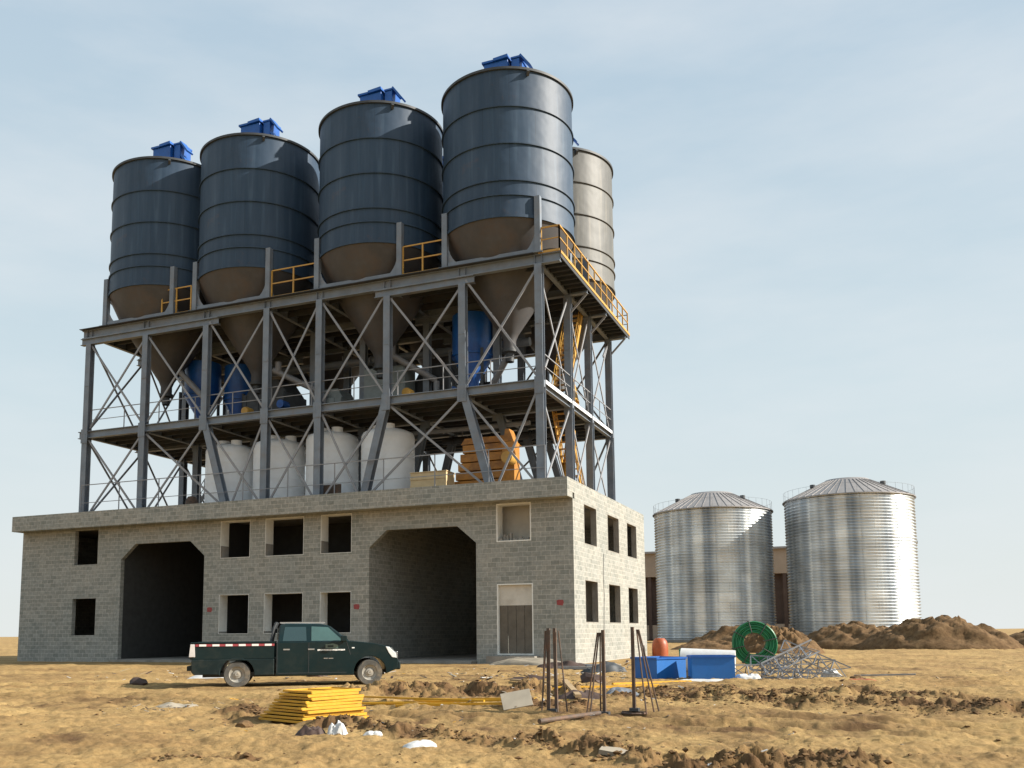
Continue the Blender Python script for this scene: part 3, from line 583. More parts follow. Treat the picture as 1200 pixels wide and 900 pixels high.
    def rail(pts, h=1.05, m=yellow, post=1.2, n='handrail', r=.022, mid=True):
        mb = MB()
        for a, c in zip(pts[:-1], pts[1:]):
            a = Vector(a); c = Vector(c); L_ = (c - a).length; k = max(1, round(L_ / post)); U = Vector((0, 0, 1))
            mb.bar(a + U * h, c + U * h, 2 * r, 2 * r)
            if mid: mb.bar(a + U * h * .52, c + U * h * .52, 1.5 * r, 1.5 * r)
            for i in range(k + 1): mb.bar(a + (c - a) * i / k, a + (c - a) * i / k + U * h, 2 * r, 2 * r, up=(0, 1, 0))
        bld(mb, n, m)
    def gate(x0, x1):
        mb = MB(); y = .22; z0, z1 = 18.0, 19.35
        for z in (z0, (z0 + z1) / 2, z1): mb.box(x0, x1, y, y + .04, z - .03, z + .03)
        for x in (x0, (x0 + x1) / 2, x1): mb.box(x - .035, x + .035, y - .01, y + .05, z0 - .1, z1)
        mb.box(x0, x1, y - .012, y + .0, z0 - .09, z0 + .02)
        bld(mb, 'guard_rail', yellow)
    for x0, x1 in ((-22.4, -20.5), (-15.5, -12.95), (-8.15, -6.1)): gate(x0, x1)
    rail([(-1.3, .22, 17.9), (-.46, .22, 17.9), (-.46, 12.6, 17.9)], 1.15, post=1.1, r=.03)
    rail([(-.46, 12.6, 17.85), (-1.5, 12.6, 17.85)], 1.1, m=steel2)
    rail([(-27.2, .42, ZM1 + .05), (-1.5, .42, ZM1 + .05)], 1.15, m=steel2, post=2.4, r=.02)
    rail([(-1.36, .5, ZM1 + .05), (-1.36, 11.9, ZM1 + .05)], 1.15, m=steel2, post=2.2, r=.02)
    rail([(-27.2, 0.0, ZR), (-1.2, 0.0, ZR)], 2.0, m=steel2, post=2.6, r=.02)
    rail([(-27.2, 11.6, ZM1 + .05), (-2.5, 11.6, ZM1 + .05)], 1.1, m=steel2, post=2.4, r=.02)
    # stairs
    def stair(a, c, wdir, wd, m, nst, rl=True, n='stair'):
        a = Vector(a); c = Vector(c); wv = Vector(wdir) * wd; mb = MB()
        for k in (0, 1): mb.bar(a + wv * k, c + wv * k, .05, .22)
        for i in range(nst):
            p = a + (c - a) * (i + .5) / nst; d = (c - a); d.z = 0; d = d.normalized() * .13; q = [p - d, p + d, p + d + wv, p - d + wv]
            mb.add([v - Vector((0, 0, .015)) for v in q] + [v + Vector((0, 0, .015)) for v in q], [(3, 2, 1, 0), (4, 5, 6, 7), (0, 1, 5, 4), (1, 2, 6, 5), (2, 3, 7, 6), (3, 0, 4, 7)])
        if rl:
            for k in (0, 1):
                for hh in (.5, 1.0): mb.bar(a + wv * k + Vector((0, 0, hh)), c + wv * k + Vector((0, 0, hh)), .035)
                for i in range(5): p = a + wv * k + (c - a) * i / 4; mb.bar(p, p + Vector((0, 0, 1)), .035, up=(0, 1, 0))
        bld(mb, n, m)
    stair((-2.40, 7.5, ZR), (-2.40, 4.7, ZM1), (1, 0, 0), .75, yellow, 16)
    stair((-2.40, 4.75, ZM1), (-2.40, 7.7, ZT1 - .2), (1, 0, 0), .75, yellow, 18)
    stair((-27.9, 8.4, ZR), (-24.2, 8.4, ZM1), (0, 1, 0), .9, steel2, 16)
    return b
FR = frame()

# ------------------------------------------------------------------ the bolted silos on the frame
RS = 3.10; ZTOP, ZHEM = 26.55, 19.57; RINGS = [24.75, 23.0, 21.26, 20.58]
def make_silo():
    Z0 = ZT1
    b = empty('cement_silo', (0, 0, Z0))
    z = lambda v: v - Z0
    mb = MB(); mb.lathe([(RS, z(ZHEM)), (RS, z(RINGS[3])), (RS, z(RINGS[2])), (RS, z(RINGS[1])), (RS, z(RINGS[0])), (RS, z(ZTOP))], 128); mb.build('shell', silom, b, smooth=True)
    for zz in RINGS: MB().lathe([(RS + .001, z(zz) - .035), (RS + .07, z(zz) - .035), (RS + .07, z(zz) + .035), (RS + .001, z(zz) + .035)], 128).build('hoop', silom, b, smooth=True, angle=30)
    MB().lathe([(RS - .02, z(ZTOP) - .06), (RS + .09, z(ZTOP) - .06), (RS + .09, z(ZTOP) + .05), (RS - .02, z(ZTOP) + .05)], 128).build('top_rim', darkm, b, smooth=True, angle=30)
    MB().lathe([(RS + .001, z(ZHEM) - .03), (RS + .05, z(ZHEM) - .03), (RS + .05, z(ZHEM) + .10), (RS + .001, z(ZHEM) + .10)], 128).build('bottom_rim', silom, b, smooth=True, angle=30)
    mb = MB(); mb.lathe([(RS - .003, z(ZTOP) - .01), (RS * .5, z(ZTOP) + .3), (0.01, z(ZTOP) + .48)], 96); mb.build('roof', silom, b, smooth=True)
    mb = MB(); mb.lathe([(RS - .004, z(ZHEM) + .02), (2.55, z(ZHEM) - 1.15), (0.42, z(ZHEM) - 4.4), (0.3, z(ZHEM) - 4.7), (0.3, z(ZHEM) - 5.1)], 96)
    mb.build('cone', conem, b, smooth=True, angle=30)
    mb = MB(); mb.lathe([(.36, z(ZHEM) - 5.1), (.36, z(ZHEM) - 5.25), (.2, z(ZHEM) - 5.3), (.2, z(ZHEM) - 5.7)], 20); mb.build('outlet_valve', darkm, b, smooth=True)
    s = RS * math.sqrt(.5) + .07
    for sx in (-1, 1):
        for sy in (-1, 1):
            mb = MB(); x, y = sx * s, sy * s
            mb.bar((x, y, z(ZT1) + .036), (x, y, z(RINGS[3]) - .04), .26, .26, up=(0, 1, 0)); mb.box(x - .24, x + .24, y - .24, y + .24, .0361, .075)
            mb.build('leg', steel, b)
            # curved gusset from the leg foot to the cone, in the plane of each side
            for ax in (0, 1):
                mb = MB(); pts = [(0, 0)]; w_, h_ = .95, 1.25
                for i in range(9): a = R(i * 90 / 8); pts.append((w_ - w_ * math.sin(a) + 0.0 if 0 else w_ * (1 - math.sin(a)), h_ * (1 - math.cos(a))))
                pts = [(0, 0), (w_, 0)] + [(w_ * (1 - math.sin(R(i * 10))), h_ * (1 - math.cos(R(i * 10)))) for i in range(1, 9)] + [(0, h_)]
                if ax == 0: f = lambda o: (lambda u, v: (x - sx * (.131 + u), y + o, .08 + v))
                else: f = lambda o: (lambda u, v: (x + o, y - sy * (.131 + u), .08 + v))
                mb.prism(pts, [], f(-.012), f(.012)); mb.build('gusset', steel, b)
    mb = MB()
    for sy in (-1, 1): mb.bar((-s + .14, sy * s, z(18.05)), (s - .14, sy * s, z(18.05)), .14, .2)
    for sx in (-1, 1): mb.bar((sx * s, -s + .14, z(18.05)), (sx * s, s - .14, z(18.05)), .14, .2)
    mb.build('base_beam', steel, b)
    # small lifting lug and sensor under the rim
    a = R(-52); mb = MB(); mb.bar(((RS + .02) * math.cos(a), (RS + .02) * math.sin(a), z(ZTOP) - .3), ((RS + .16) * math.cos(a), (RS + .16) * math.sin(a), z(ZTOP) - .14), .12, .2); mb.build('lifting_lug', darkm, b)
    # dust collector
    t = z(ZTOP) + .06
    mb = MB(); mb.box(-.95, .28, -.62, .62, t, t + 1.98); d = mb.build('dust_collector', bluem, b, bevel=.03)
    mb = MB(); mb.box(-1.03, -.45, -.7, .7, t + 1.982, t + 2.08); mb.build('lid', bluem, d)
    mb = MB(); mb.prism([(-.42, 0), (.34, .04), (.30, .20), (-.44, .14)], [], lambda u, v: (u, -.72, t + 1.99 + v), lambda u, v: (u, .72, t + 1.99 + v)); mb.build('lid', bluem, d)
    mb = MB(); mb.lathe([(.01, 0), (.42, 0), (.42, 1.0), (.3, 1.15), (.01, 1.15)], 24, c=(-1.25, -.1, t + .05)); mb.build('inlet_drum', bluem, d, smooth=True)
    mb = MB(); mb.box(.40, .82, -.45, .45, t, t + 2.02); mb.box(.38, .88, -.5, .5, t + 2.022, t + 2.12); mb.build('fan_housing', bluem, d, bevel=.02)
    mb = MB(); mb.bar((.88, -.30, t + 2.12), (1.38, -.30, t + 1.45), .5, .09, up=(0, 0, 1)); mb.build('open_flap', bluem, d)
    mb = MB(); mb.bar((.88, -.2, t + 1.4), (1.22, -.2, t + .85), .45, .12); mb.bar((1.2, -.2, t + .8), (1.2, -.2, t + .1), .1); mb.build('discharge_chute', bluem, d)
    mb = MB(); mb.box(-1.0, 1.0, -.66, -.60, t - .28, t - .002); mb.box(-1.0, 1.0, .60, .66, t - .28, t - .002); mb.build('support_base', steel, d)
    return b
proto = make_silo()
SX = [-3.70, -10.57, -17.95, -23.95]
SN = {0: 'dark grey silo at the right front corner of the frame', 1: 'dark grey silo second from the right in the front row',
      2: 'dark grey silo third from the right in the front row', 3: 'dark grey silo at the left end of the front row'}
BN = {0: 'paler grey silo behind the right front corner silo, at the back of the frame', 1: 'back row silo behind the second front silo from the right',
      2: 'back row silo behind the third front silo from the right', 3: 'back row silo behind the leftmost front silo'}
for r_, yc, LB in ((0, 2.5, SN), (1, 10.0, BN)):
    for i, x in enumerate(SX):
        o = proto if (r_ == 0 and i == 0) else copy_tree(proto)
        o.location = (x, yc, ZT1); tag(o, LB[i], 'silo', 'cement silos standing on the steel frame')

# the back right silo gets a paler, greyer copy of the silo paint
silom_pale = silom.copy(); silom_pale.name = 'silo_paint_pale'
for n_ in silom_pale.node_tree.nodes:
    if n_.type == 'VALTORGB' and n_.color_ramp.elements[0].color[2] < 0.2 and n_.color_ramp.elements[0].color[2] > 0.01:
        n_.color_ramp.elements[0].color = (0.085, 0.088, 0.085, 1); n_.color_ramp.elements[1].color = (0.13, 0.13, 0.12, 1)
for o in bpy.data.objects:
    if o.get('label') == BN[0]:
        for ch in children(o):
            if ch.type == 'MESH' and ch.data.materials[0] == silom: ch.material_slots[0].link = 'OBJECT'; ch.material_slots[0].material = silom_pale

# ------------------------------------------------------------------ plant on the decks
def plant():
    zt = ZM1 + .05
    # white tanks on the roof
    lab = ['leftmost of the four white water tanks on the roof', 'second white water tank from the left on the roof', 'third white water tank from the left, its lid raised and a rusty board before it', 'rightmost white water tank, next to the orange machinery']
    t0 = empty('water_tank', (0, 0, 7.25))
    mb = MB(); pr = [(.01, .0), (1.27, .0), (1.30, .05)]
    for i in range(7): z = .2 + i * .52; pr += [(1.30, z), (1.312, z + .05), (1.30, z + .1)]
    pr += [(1.30, 3.55), (1.22, 3.72), (.9, 3.86), (.45, 3.95), (.01, 3.96)]
    mb.lathe(pr, 64); mb.build('tank_body', white, t0, smooth=True, angle=50)
    mb = MB(); mb.lathe([(.01, 4.1), (.30, 4.1), (.34, 4.06), (.34, 3.9)], 28, c=(-.25, -.35, 0)); mb.build('lid', white, t0, smooth=True)
    mb = MB(); mb.lathe([(.01, 4.04), (.28, 4.04), (.28, 3.72)], 24, c=(.62, -.55, 0)); mb.build('lid', white, t0, smooth=True)
    mb = MB(); mb.tube([(-.9, -1.0, .25), (-.9, -1.45, .25), (-.9, -1.45, .0)], .05); mb.build('outlet_pipe', darkm, t0)
    for i, x in enumerate((-19.35, -16.35, -13.2, -10.05)):
        o = t0 if i == 0 else copy_tree(t0); o.location = (x, 2.35, 7.25 + .12 * (i == 2)); o.rotation_euler.z = (.1, .5, 0, -.3)[i]; tag(o, lab[i], 'water tank', 'white water tanks on the roof')
    o = MB().box(0, 1.0, 0, .06, 0, 1.1).build('board', rust, loc=(-12.6, .55, 7.26)); tag(o, 'rusty brown board leaning in front of the third white tank', 'board')
    # blue vessels on the mid deck
    def vessel(x, y, lb, r=1.02, z0=14.9, z1=17.0):
        b = empty('mixing_hopper', (x, y, zt), 0, lb, 'hopper', 'blue hoppers on the middle deck')
        z0 -= zt; z1 -= zt
        mb = MB(); mb.lathe([(.01, z1), (r, z1), (r, z0), (.3, z0 - 1.2), (.3, z0 - 1.5)], 40); mb.build('hopper_body', bluem, b, smooth=True)
        MB().lathe([(r, z0), (r + .06, z0), (r + .06, z0 + .1), (r, z0 + .1)], 40).build('hoop', bluem, b)
        for sx in (-1, 1):
            for sy in (-1, 1): MB().bar((sx * .85, sy * .85, 0), (sx * .85, sy * .85, z0 + .2), .12, up=(0, 1, 0)).build('leg', darkm, b)
    vessel(-6.4, 4.4, 'blue hopper on the middle deck behind the second column from the right corner')
    vessel(-23.2, 4.6, 'blue hopper at the left end of the middle deck', 1.0, 14.7, 16.6)
    vessel(-21.2, 5.4, 'dark blue hopper just right of the leftmost blue hopper', 0.9, 14.4, 16.4)
    # machines
    def machine(x, y, wdt, dp, h, m, lb, nm='mixer', cat='mixer', g='mixing machines on the middle deck', z=zt):
        b = empty(nm, (x, y, z), 0, lb, cat, g)
        mb = MB(); mb.box(-wdt / 2, wdt / 2, -dp / 2, dp / 2, .35, h * .72); mb.prism([(-wdt / 2, h * .722), (wdt / 2, h * .722), (wdt * .3, h), (-wdt * .3, h)], [], lambda u, v: (u, -dp * .4, v), lambda u, v: (u, dp * .4, v)); mb.build('housing', m, b, bevel=.03)
        for sx in (-1, 1):
            for sy in (-1, 1): MB().box(sx * wdt * .42 - .08, sx * wdt * .42 + .08, sy * dp * .4 - .08, sy * dp * .4 + .08, 0, .348).build('foot', darkm, b)
        mb = MB(); mb.lathe([(.01, 0), (.22, 0), (.22, .6), (.01, .62)], 20, c=(wdt / 2 + .1, -dp / 2 - .45, h * .4), axis='y'); mb.build('motor', bluem, b, smooth=True)
        for i in range(3): MB().box(-wdt / 2 + .2 + i * wdt * .3, -wdt / 2 + .2 + i * wdt * .3 + .04, -dp / 2 - .03, -dp / 2 - .001, .4, h * .7).build('stiffener', m, b)
    machine(-18.2, 4.5, 2.6, 2.2, 2.6, darkm, 'dark mixer on the middle deck below the third silo from the right')
    machine(-14.6, 5.0, 1.6, 1.8, 1.9, greym, 'small grey mixer on the middle deck between two columns')
    machine(-8.9, 6.2, 2.4, 2.2, 2.9, darkm, 'dark mixer on the middle deck right of the grey cabinet')
    b = empty('control_cabinet', (-10.9, 4.2, zt), 0, 'large flat grey cabinet standing on the middle deck between the fourth and fifth columns', 'cabinet')
    MB().box(-1.25, 1.1, -.6, .6, .1, 2.5).build('cabinet_body', greym, b, bevel=.02); MB().box(-1.2, -.05, -.63, -.602, .2, 2.4).build('door', greym, b); MB().box(0.0, 1.05, -.63, -.602, .2, 2.4).build('door', greym, b)
    MB().box(-1.2, 1.05, -.55, .55, 0, .098).build('plinth', darkm, b)
    def pump(x, y, z, lb):
        b = empty('pump', (x, y, z), 0, lb, 'pump', 'small yellow pumps on the middle deck')
        MB().lathe([(.01, 0), (.2, 0), (.24, .1), (.24, .5), (.14, .62), (.01, .62)], 20, c=(0, 0, .26), axis='y').build('motor', yellow, b, smooth=True); MB().box(-.25, .25, 0, .6, 0, .03).build('base', darkm, b)
    pump(-17.5, .9, zt, 'small yellow pump on the middle deck, left of the third column'); pump(-8.35, .9, zt, 'small yellow pump on the middle deck beside the fifth column')
    # screw conveyors from the cones
    def screw(a, c, lb, m=steel2, r=.16):
        a = Vector(a); c = Vector(c); b = empty('screw_conveyor', a, 0, lb, 'conveyor', 'screw conveyors below the silos'); d = c - a
        MB().tube([(0, 0, 0), d], r, 14).build('tube', m, b, smooth=True, angle=50)
        MB().tube([d, d * 1.08], r * 1.25, 14).build('drive_motor', darkm, b, smooth=True, angle=50); MB().tube([(0, 0, -.05), (0, 0, -.6)], r, 12).build('outlet', m, b, smooth=True)
        MB().tube([d * .9, d * .9 + Vector((0, 0, .55))], r * 1.1, 12).build('inlet', m, b, smooth=True)
    screw((-21.6, 3.0, 14.0), (-23.9, 2.6, 16.4), 'pale screw conveyor under the leftmost silo cone')
    screw((-14.8, 4.0, 13.9), (-17.3, 3.0, 15.2), 'slanting grey screw conveyor under the third silo from the right')
    screw((-8.4, 4.4, 14.0), (-10.5, 3.0, 15.3), 'slanting grey screw conveyor under the second silo from the right')
    screw((-5.2, 4.0, 13.3), (-3.7, 2.6, 14.4), 'slanting grey screw conveyor under the corner silo')
    screw((-2.1, 7.6, 12.9), (-3.2, 9.8, 15.6), 'yellow screw conveyor seen through the side bays', yellow, .22)
    screw((-2.0, 5.6, 8.4), (-2.4, 7.7, 11.2), 'yellow screw conveyor under the middle deck by the stairs', yellow, .26)
    lbs = ['long grey duct running under the top deck above the blue hopper', 'lower grey duct crossing behind the mixers on the middle deck', 'pale duct hanging behind the white tanks under the middle deck', 'dark duct hanging under the middle deck near the orange hopper']
    for (a, c, r_, m), lb in zip((((-26, 6.2, 16.2), (-4, 6.2, 16.0), .22, steel), ((-25, 7.0, 13.9), (-6, 7.0, 14.2), .2, deckm), ((-22, 4.6, 11.5), (-3.5, 4.6, 11.4), .12, steel2), ((-9, 6.5, 11.3), (-2.5, 6.5, 11.2), .2, deckm)), lbs):
        b = empty('duct', a, 0, lb, 'duct', 'ducts running through the steel frame'); d = Vector(c) - Vector(a); MB().tube([(0, 0, 0), d], r_, 12).build('pipe_run', m, b, smooth=True, angle=50)
        for q in range(6): p = d * (q + .5) / 6; MB().tube([p, p + d.normalized() * .06], r_ * 1.35, 12).build('flange', m, b)
        for q in range(3): p = d * (q + .5) / 3; MB().bar(p, p + Vector((0, 0, .45)), .05, up=(0, 1, 0)).build('hanger', steel2, b)
    # orange machinery on the roof
    b = empty('aggregate_hopper', (-4.9, 3.0, 7.25), 0, 'orange-brown slatted hopper machine on the roof right of the white tanks', 'hopper')
    mb = MB()
    for i in range(5): mb.box(-1.55 + i * .12, 1.2 - i * .05, -.9, .9, .7 + i * .42, 1.08 + i * .42)
    mb.build('slatted_side', orange, b, bevel=.02)
    mb = MB(); mb.prism([(-1.2, 2.82), (1.3, 2.82), (1.0, 3.1), (-1.0, 3.1)], [], lambda u, v: (u, -.8, v), lambda u, v: (u, .8, v)); mb.build('hopper_top', orange, b)
    for sx in (-1, 1):
        for sy in (-1, 1): MB().bar((sx * 1.1, sy * .75, 0), (sx * 1.1, sy * .75, .698), .14, up=(0, 1, 0)).build('leg', orange, b)
    b = empty('bucket_elevator', (-3.35, 1.7, 7.25), 0, 'tall orange gearbox unit with yellow motor beside the orange hopper', 'machine')
    MB().box(-.35, .25, -.35, .35, .2, 2.6).build('casing', orange, b, bevel=.02); MB().lathe([(.01, 0), (.26, 0), (.26, .7), (.01, .72)], 20, c=(.15, -1.08, 1.75), axis='y').build('motor', yellow, b, smooth=True)
    MB().prism([(-.3, 2.62), (.2, 2.62), (-.02, 3.2), (-.2, 3.2)], [], lambda u, v: (u, -.3, v), lambda u, v: (u, .3, v)).build('head', orange, b); MB().box(-.4, .4, -.4, .4, 0, .198).build('base', darkm, b)
    for i in range(3): MB().bar((-.2 + .3 * i, -.9, .0), (.1 + .3 * i, -.4, .7), .08).build('strut', orange, b)
    b = empty('crate', (-6.95, .95, 7.26), 0, 'pale cream wooden crate at the roof edge beside the rightmost white tank', 'crate')
    MB().box(-.95, .85, -.4, .5, .05, 1.32).build('crate_body', cream, b)
    for z in (.2, .6, 1.0): MB().box(-.96, .86, -.43, -.402, z, z + .16).build('slat', cream, b)
    MB().box(-.98, .88, -.44, .53, 1.322, 1.36).build('lid', cream, b)
    tag(MB().lathe([(.01, 0), (.3, 0), (.32, .9), (.2, 1.15), (.01, 1.2)], 20).build('drum', rust, smooth=True, loc=(-20.9, 1.2, 7.26)), 'rusty red drum standing left of the leftmost white tank', 'drum')
plant()

# ------------------------------------------------------------------ galvanised grain silos
def grain_silo(x, y, lb, h=15.1, r=6.75):
    b = empty('grain_silo', (x, y, 0), 0, lb, 'grain silo', 'corrugated galvanised grain silos')
    n = 46; per = 8; pr = [(r + .09 * math.sin(2 * math.pi * i / per), .1 + (h - .1) * i / (n * per)) for i in range(n * per + 1)]
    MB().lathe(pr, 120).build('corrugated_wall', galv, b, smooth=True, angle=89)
    mb = MB(); k = 48
    pr = [(r + .25, h - .06), (r + .25, h + .02), (2.7, h + 2.15), (2.4, h + 2.4), (.01, h + 2.75)]; mb.lathe(pr, 96)
    mb.build('roof', siloroof, b, smooth=True, angle=30)
    for i in range(k):
        a = 2 * math.pi * i / k
    mb = MB()
    for i in range(k):
        a = 2 * math.pi * i / k; mb.bar(((r + .2) * math.cos(a), (r + .2) * math.sin(a), h + .07), (2.7 * math.cos(a), 2.7 * math.sin(a), h + 2.2), .06, .05)
    mb.build('roof_ribs', siloroof, b)
    mb = MB()
    for i in range(40):
        a = 2 * math.pi * i / 40; p = Vector(((r + .1) * math.cos(a), (r + .1) * math.sin(a), h)); mb.bar(p, p + Vector((0, 0, 1.1)), .022, up=(0, 1, 0))
    for zz in (1.1,): mb.tube([((r + .1) * math.cos(2 * math.pi * i / 60), (r + .1) * math.sin(2 * math.pi * i / 60), h + zz) for i in range(61)], .012, 4)
    mb.build('roof_railing', galvp, b)
    for a, rr in ((R(-150), 4.2), (R(-25), 4.2)):
        zz = h + 2.55 * (1 - rr / r); v = MB(); v.lathe([(.01, .85), (.30, .8), (.30, .45), (.18, .4), (.18, -.1)], 16, c=(rr * math.cos(a), rr * math.sin(a), zz)); v.build('roof_vent', darkm, b, smooth=True)
    # door hatch and ladder cage
    MB().lathe([(r + .3, 0), (r + .3, .3), (r - .1, .32)], 64).build('foundation', conc, b)
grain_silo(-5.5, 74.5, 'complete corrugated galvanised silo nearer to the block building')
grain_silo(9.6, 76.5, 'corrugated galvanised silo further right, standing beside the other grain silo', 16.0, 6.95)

# ------------------------------------------------------------------ far shed
def shed():
    b = empty('industrial_shed', (0, 105, 0), 0, 'long low brown shed with beige upper wall far behind the grain silos', 'shed')
    MB().box(-60, 17, 0, 18, 9.6, 13.2).build('upper_wall', shedm, b); MB().box(-59.8, 16.8, 1.2, 17.8, 0, 9.598).build('rear_wall', shedd, b)
    for i in range(16): MB().box(-60 + i * 5 - .25, -60 + i * 5 + .25, .1, .6, 0, 9.598).build('column', shedd, b)
    MB().box(-60, 17, .2, .5, 0, 2.2).build('low_wall', shedm, b)
    MB().prism([(-61, 13.2), (18, 13.2), (18, 13.5), (-61, 13.5)], [], lambda u, v: (u, -.6, v), lambda u, v: (u, 18.6, v)).build('roof', siloroof, b)
shed()

# ------------------------------------------------------------------ pickup truck
def truck():
    b = empty('pickup_truck', (0, 0, 0), 0, 'dusty dark green double cab pickup truck with red and white tape along its load bed', 'pickup truck')
    HW = .84
    # side outlines, x forward from the tail, z up
    def arch(cx, r=.42, z=.34, n=10, z0=.30):
        a0 = math.asin((z0 - z) / r); return [(cx + r * math.cos(math.pi - a0 - (math.pi - 2 * a0) * i / n), z + r * math.sin(math.pi - a0 - (math.pi - 2 * a0) * i / n)) for i in range(n + 1)]
    hw = lambda u, v: HW
    cab = [(2.12, .30)] + [] + [(4.0, .28)] + arch(4.5) [0:] + [(5.0, .34), (5.2, .42), (5.23, .62), (5.18, .80), (5.06, .985), (4.62, 1.085), (4.15, 1.135), (3.95, 1.15), (2.12, 1.13)]
    mb = MB(); mb.prism(cab, [], lambda u, v: (u, -hw(u, v), v), lambda u, v: (u, hw(u, v), v)); body = mb.build('cab_body', green, b, bevel=.035, seg=3)
    # greenhouse
    gw = lambda u, v: HW - .03 - .30 * max(0, v - 1.12) - .0
    gh = [(2.16, 1.132), (3.98, 1.132), (3.42, 1.56), (3.2, 1.60), (2.35, 1.61), (2.20, 1.57)]
    mb = MB(); mb.prism(gh, [], lambda u, v: (u, -gw(u, v), v), lambda u, v: (u, gw(u, v), v)); mb.build('cab_roof', green, b, bevel=.03, seg=3)
    def side_glass(poly, m, nm='side_window'):
        for s in (-1, 1):
            mb = MB(); mb.prism(poly, [], lambda u, v: (u, s * (gw(u, v) - .005), v), lambda u, v: (u, s * (gw(u, v) + .006), v)); mb.build(nm, m, b)
    side_glass([(2.28, 1.16), (2.88, 1.16), (2.86, 1.52), (2.33, 1.52)], glass); side_glass([(3.0, 1.16), (3.80, 1.16), (3.42, 1.51), (3.00, 1.53)], glassg)
    mb = MB(); d = Vector((3.42 - 3.98, 0, 1.56 - 1.132)).normalized(); nrm = Vector((d.z, 0, -d.x)) * 1.0
    q = [Vector((3.95, s * .72, 1.155)) for s in (-1, 1)] + [Vector((3.47, s * .62, 1.525)) for s in (1, -1)]; o_ = Vector((.428, 0, .56)).normalized() * .012
    mb.add([v for v in q] + [v + o_ for v in q], [(3, 2, 1, 0), (4, 5, 6, 7), (0, 1, 5, 4), (1, 2, 6, 5), (2, 3, 7, 6), (3, 0, 4, 7)]); mb.build('windscreen', glass, b)
    mb = MB(); mb.box(2.135, 2.16, -.6, .6, 1.2, 1.5); mb.build('rear_window', glass, b)
    # load bed
    lower = [(0.06, .42), (.12, .34), (.72, .33)] + arch(1.17) + [(2.08, .31), (2.08, .72), (.06, .72)]
    mb = MB(); mb.prism(lower, [], lambda u, v: (u, -hw(u, v), v), lambda u, v: (u, hw(u, v), v)); mb.build('load_bed', truckt, b, bevel=.02)
    for s in (-1, 1):
        mb = MB(); y0, y1 = sorted((s * (HW - .02), s * (HW - .09))); mb.box(.06, 2.08, y0, y1, .722, 1.12); y0, y1 = sorted((s * (HW + .0), s * (HW - .12))); mb.box(.04, 2.09, y0, y1, 1.122, 1.15); mb.build('bed_side', green, b, bevel=.01)
        mb = MB(); mb.box(.15, 2.08, s * (HW - .012) - .004, s * (HW - .012) + .004, 1.045, 1.10); t = mb.build('tape_strip', striper, b)
        mb = MB()
        for i in range(6): mb.box(.24 + i * .32, .41 + i * .32, s * (HW - .006) - .004, s * (HW - .006) + .004, 1.047, 1.098)
        mb.build('tape_patch', stripew, t)
        mb = MB(); mb.prism([(.0, .78), (.15, .78), (.13, 1.10), (.03, 1.10)], [], lambda u, v: (u, s * (HW - .13), v), lambda u, v: (u, s * (HW + .008), v)); mb.build('tail_light', tailm, b, bevel=.01)
        mb = MB(); mb.prism([(5.07, .72), (5.19, .70), (5.17, .82), (5.0, .985), (4.9, 1.00), (4.98, .84)], [], lambda u, v: (u, s * .50, v), lambda u, v: (u, s * (hw(u, v) + .012), v)); mb.build('headlight', lampm, b, bevel=.01)
        mb = MB(); mb.box(5.16, 5.27, min(s * .5, s * .66), max(s * .5, s * .66), .46, .56); mb.build('fog_lamp', lampm, b)
        mb = MB(); mb.box(3.74, 3.90, min(s * .86, s * 1.03), max(s * .86, s * 1.03), 1.14, 1.29); mb.bar((3.8, s * .78, 1.16), (3.82, s * .9, 1.18), .05); mb.build('mirror', green, b, bevel=.02)
        for cx in (2.92, 3.82):
            pass
        mb = MB()
        for a_, b_ in (((2.15, 1.12), (2.15, .36)), ((2.94, 1.12), (2.94, .34)), ((3.90, 1.12), (4.0, .80)), ((2.17, .35), (3.9, .35))):
            mb.bar((a_[0], s * (hw(*a_) + .001), a_[1]), (b_[0], s * (hw(*b_) + .001), b_[1]), .010, .010, up=(0, 1, 0))
        mb.build('door_gap', darkm, b)
        for x in (2.5, 3.12): MB().box(x - .3 + .1, x - .3 + .26, s * (HW - .01) - .018, s * (HW - .01) + .018, .93, .965).build('door_handle', chrome, b)
        # white lettering block and emblem on the front door
        mb = MB(); mb.prism([(3.36, .965), (3.68, .965), (3.68, 1.05), (3.55, 1.09), (3.36, 1.07)], [[(3.41, .995), (3.41, 1.04), (3.56, 1.045), (3.56, .995)]], lambda u, v: (u, s * (hw(u, v) - .002), v), lambda u, v: (u, s * (hw(u, v) + .0035), v)); mb.build('door_emblem', glassg, b)
        mb = MB(); rs = random.Random(4); x = 3.16
        while x < 3.83: 
            wd = .032; mb.box(x, x + wd, s * (HW + .001) - .003, s * (HW + .001) + .003, .905 + rs.choice((0, .006)), .945); x += wd + .007
        mb.build('door_lettering', stripew, b)
        mb = MB(); mb.box(3.32, 3.42, s * (HW + .001) - .003, s * (HW + .001) + .003, .70, .725); mb.box(3.44, 3.56, s * (HW + .001) - .003, s * (HW + .001) + .003, .70, .722); mb.build('door_badge', chrome, b)
        mb = MB(); mb.box(4.03, 4.10, s * HW - .012, s * HW + .012, .96, .99); mb.build('side_repeater', lampm, b)
    mb = MB(); mb.box(.02, .08, -.80, .80, .722, 1.13); mb.build('tailgate', green, b, bevel=.01)
    mb = MB(); mb.box(-.05, .06, -.78, .78, .44, .56); mb.build('rear_bumper', truckt, b, bevel=.015)
    mb = MB(); mb.box(5.16, 5.30, -.80, .80, .40, .62); mb.build('front_bumper', truckt, b, bevel=.04, seg=3)
    mb = MB(); mb.box(5.19, 5.255, -.45, .45, .66, .86); mb.build('grille', chrome, b, bevel=.01)
    mb = MB()
    for y in (-.62, .62): mb.tube([(1.98, y, 1.12), (2.06, y, 1.52), (2.12, y * .95, 1.64)], .035)
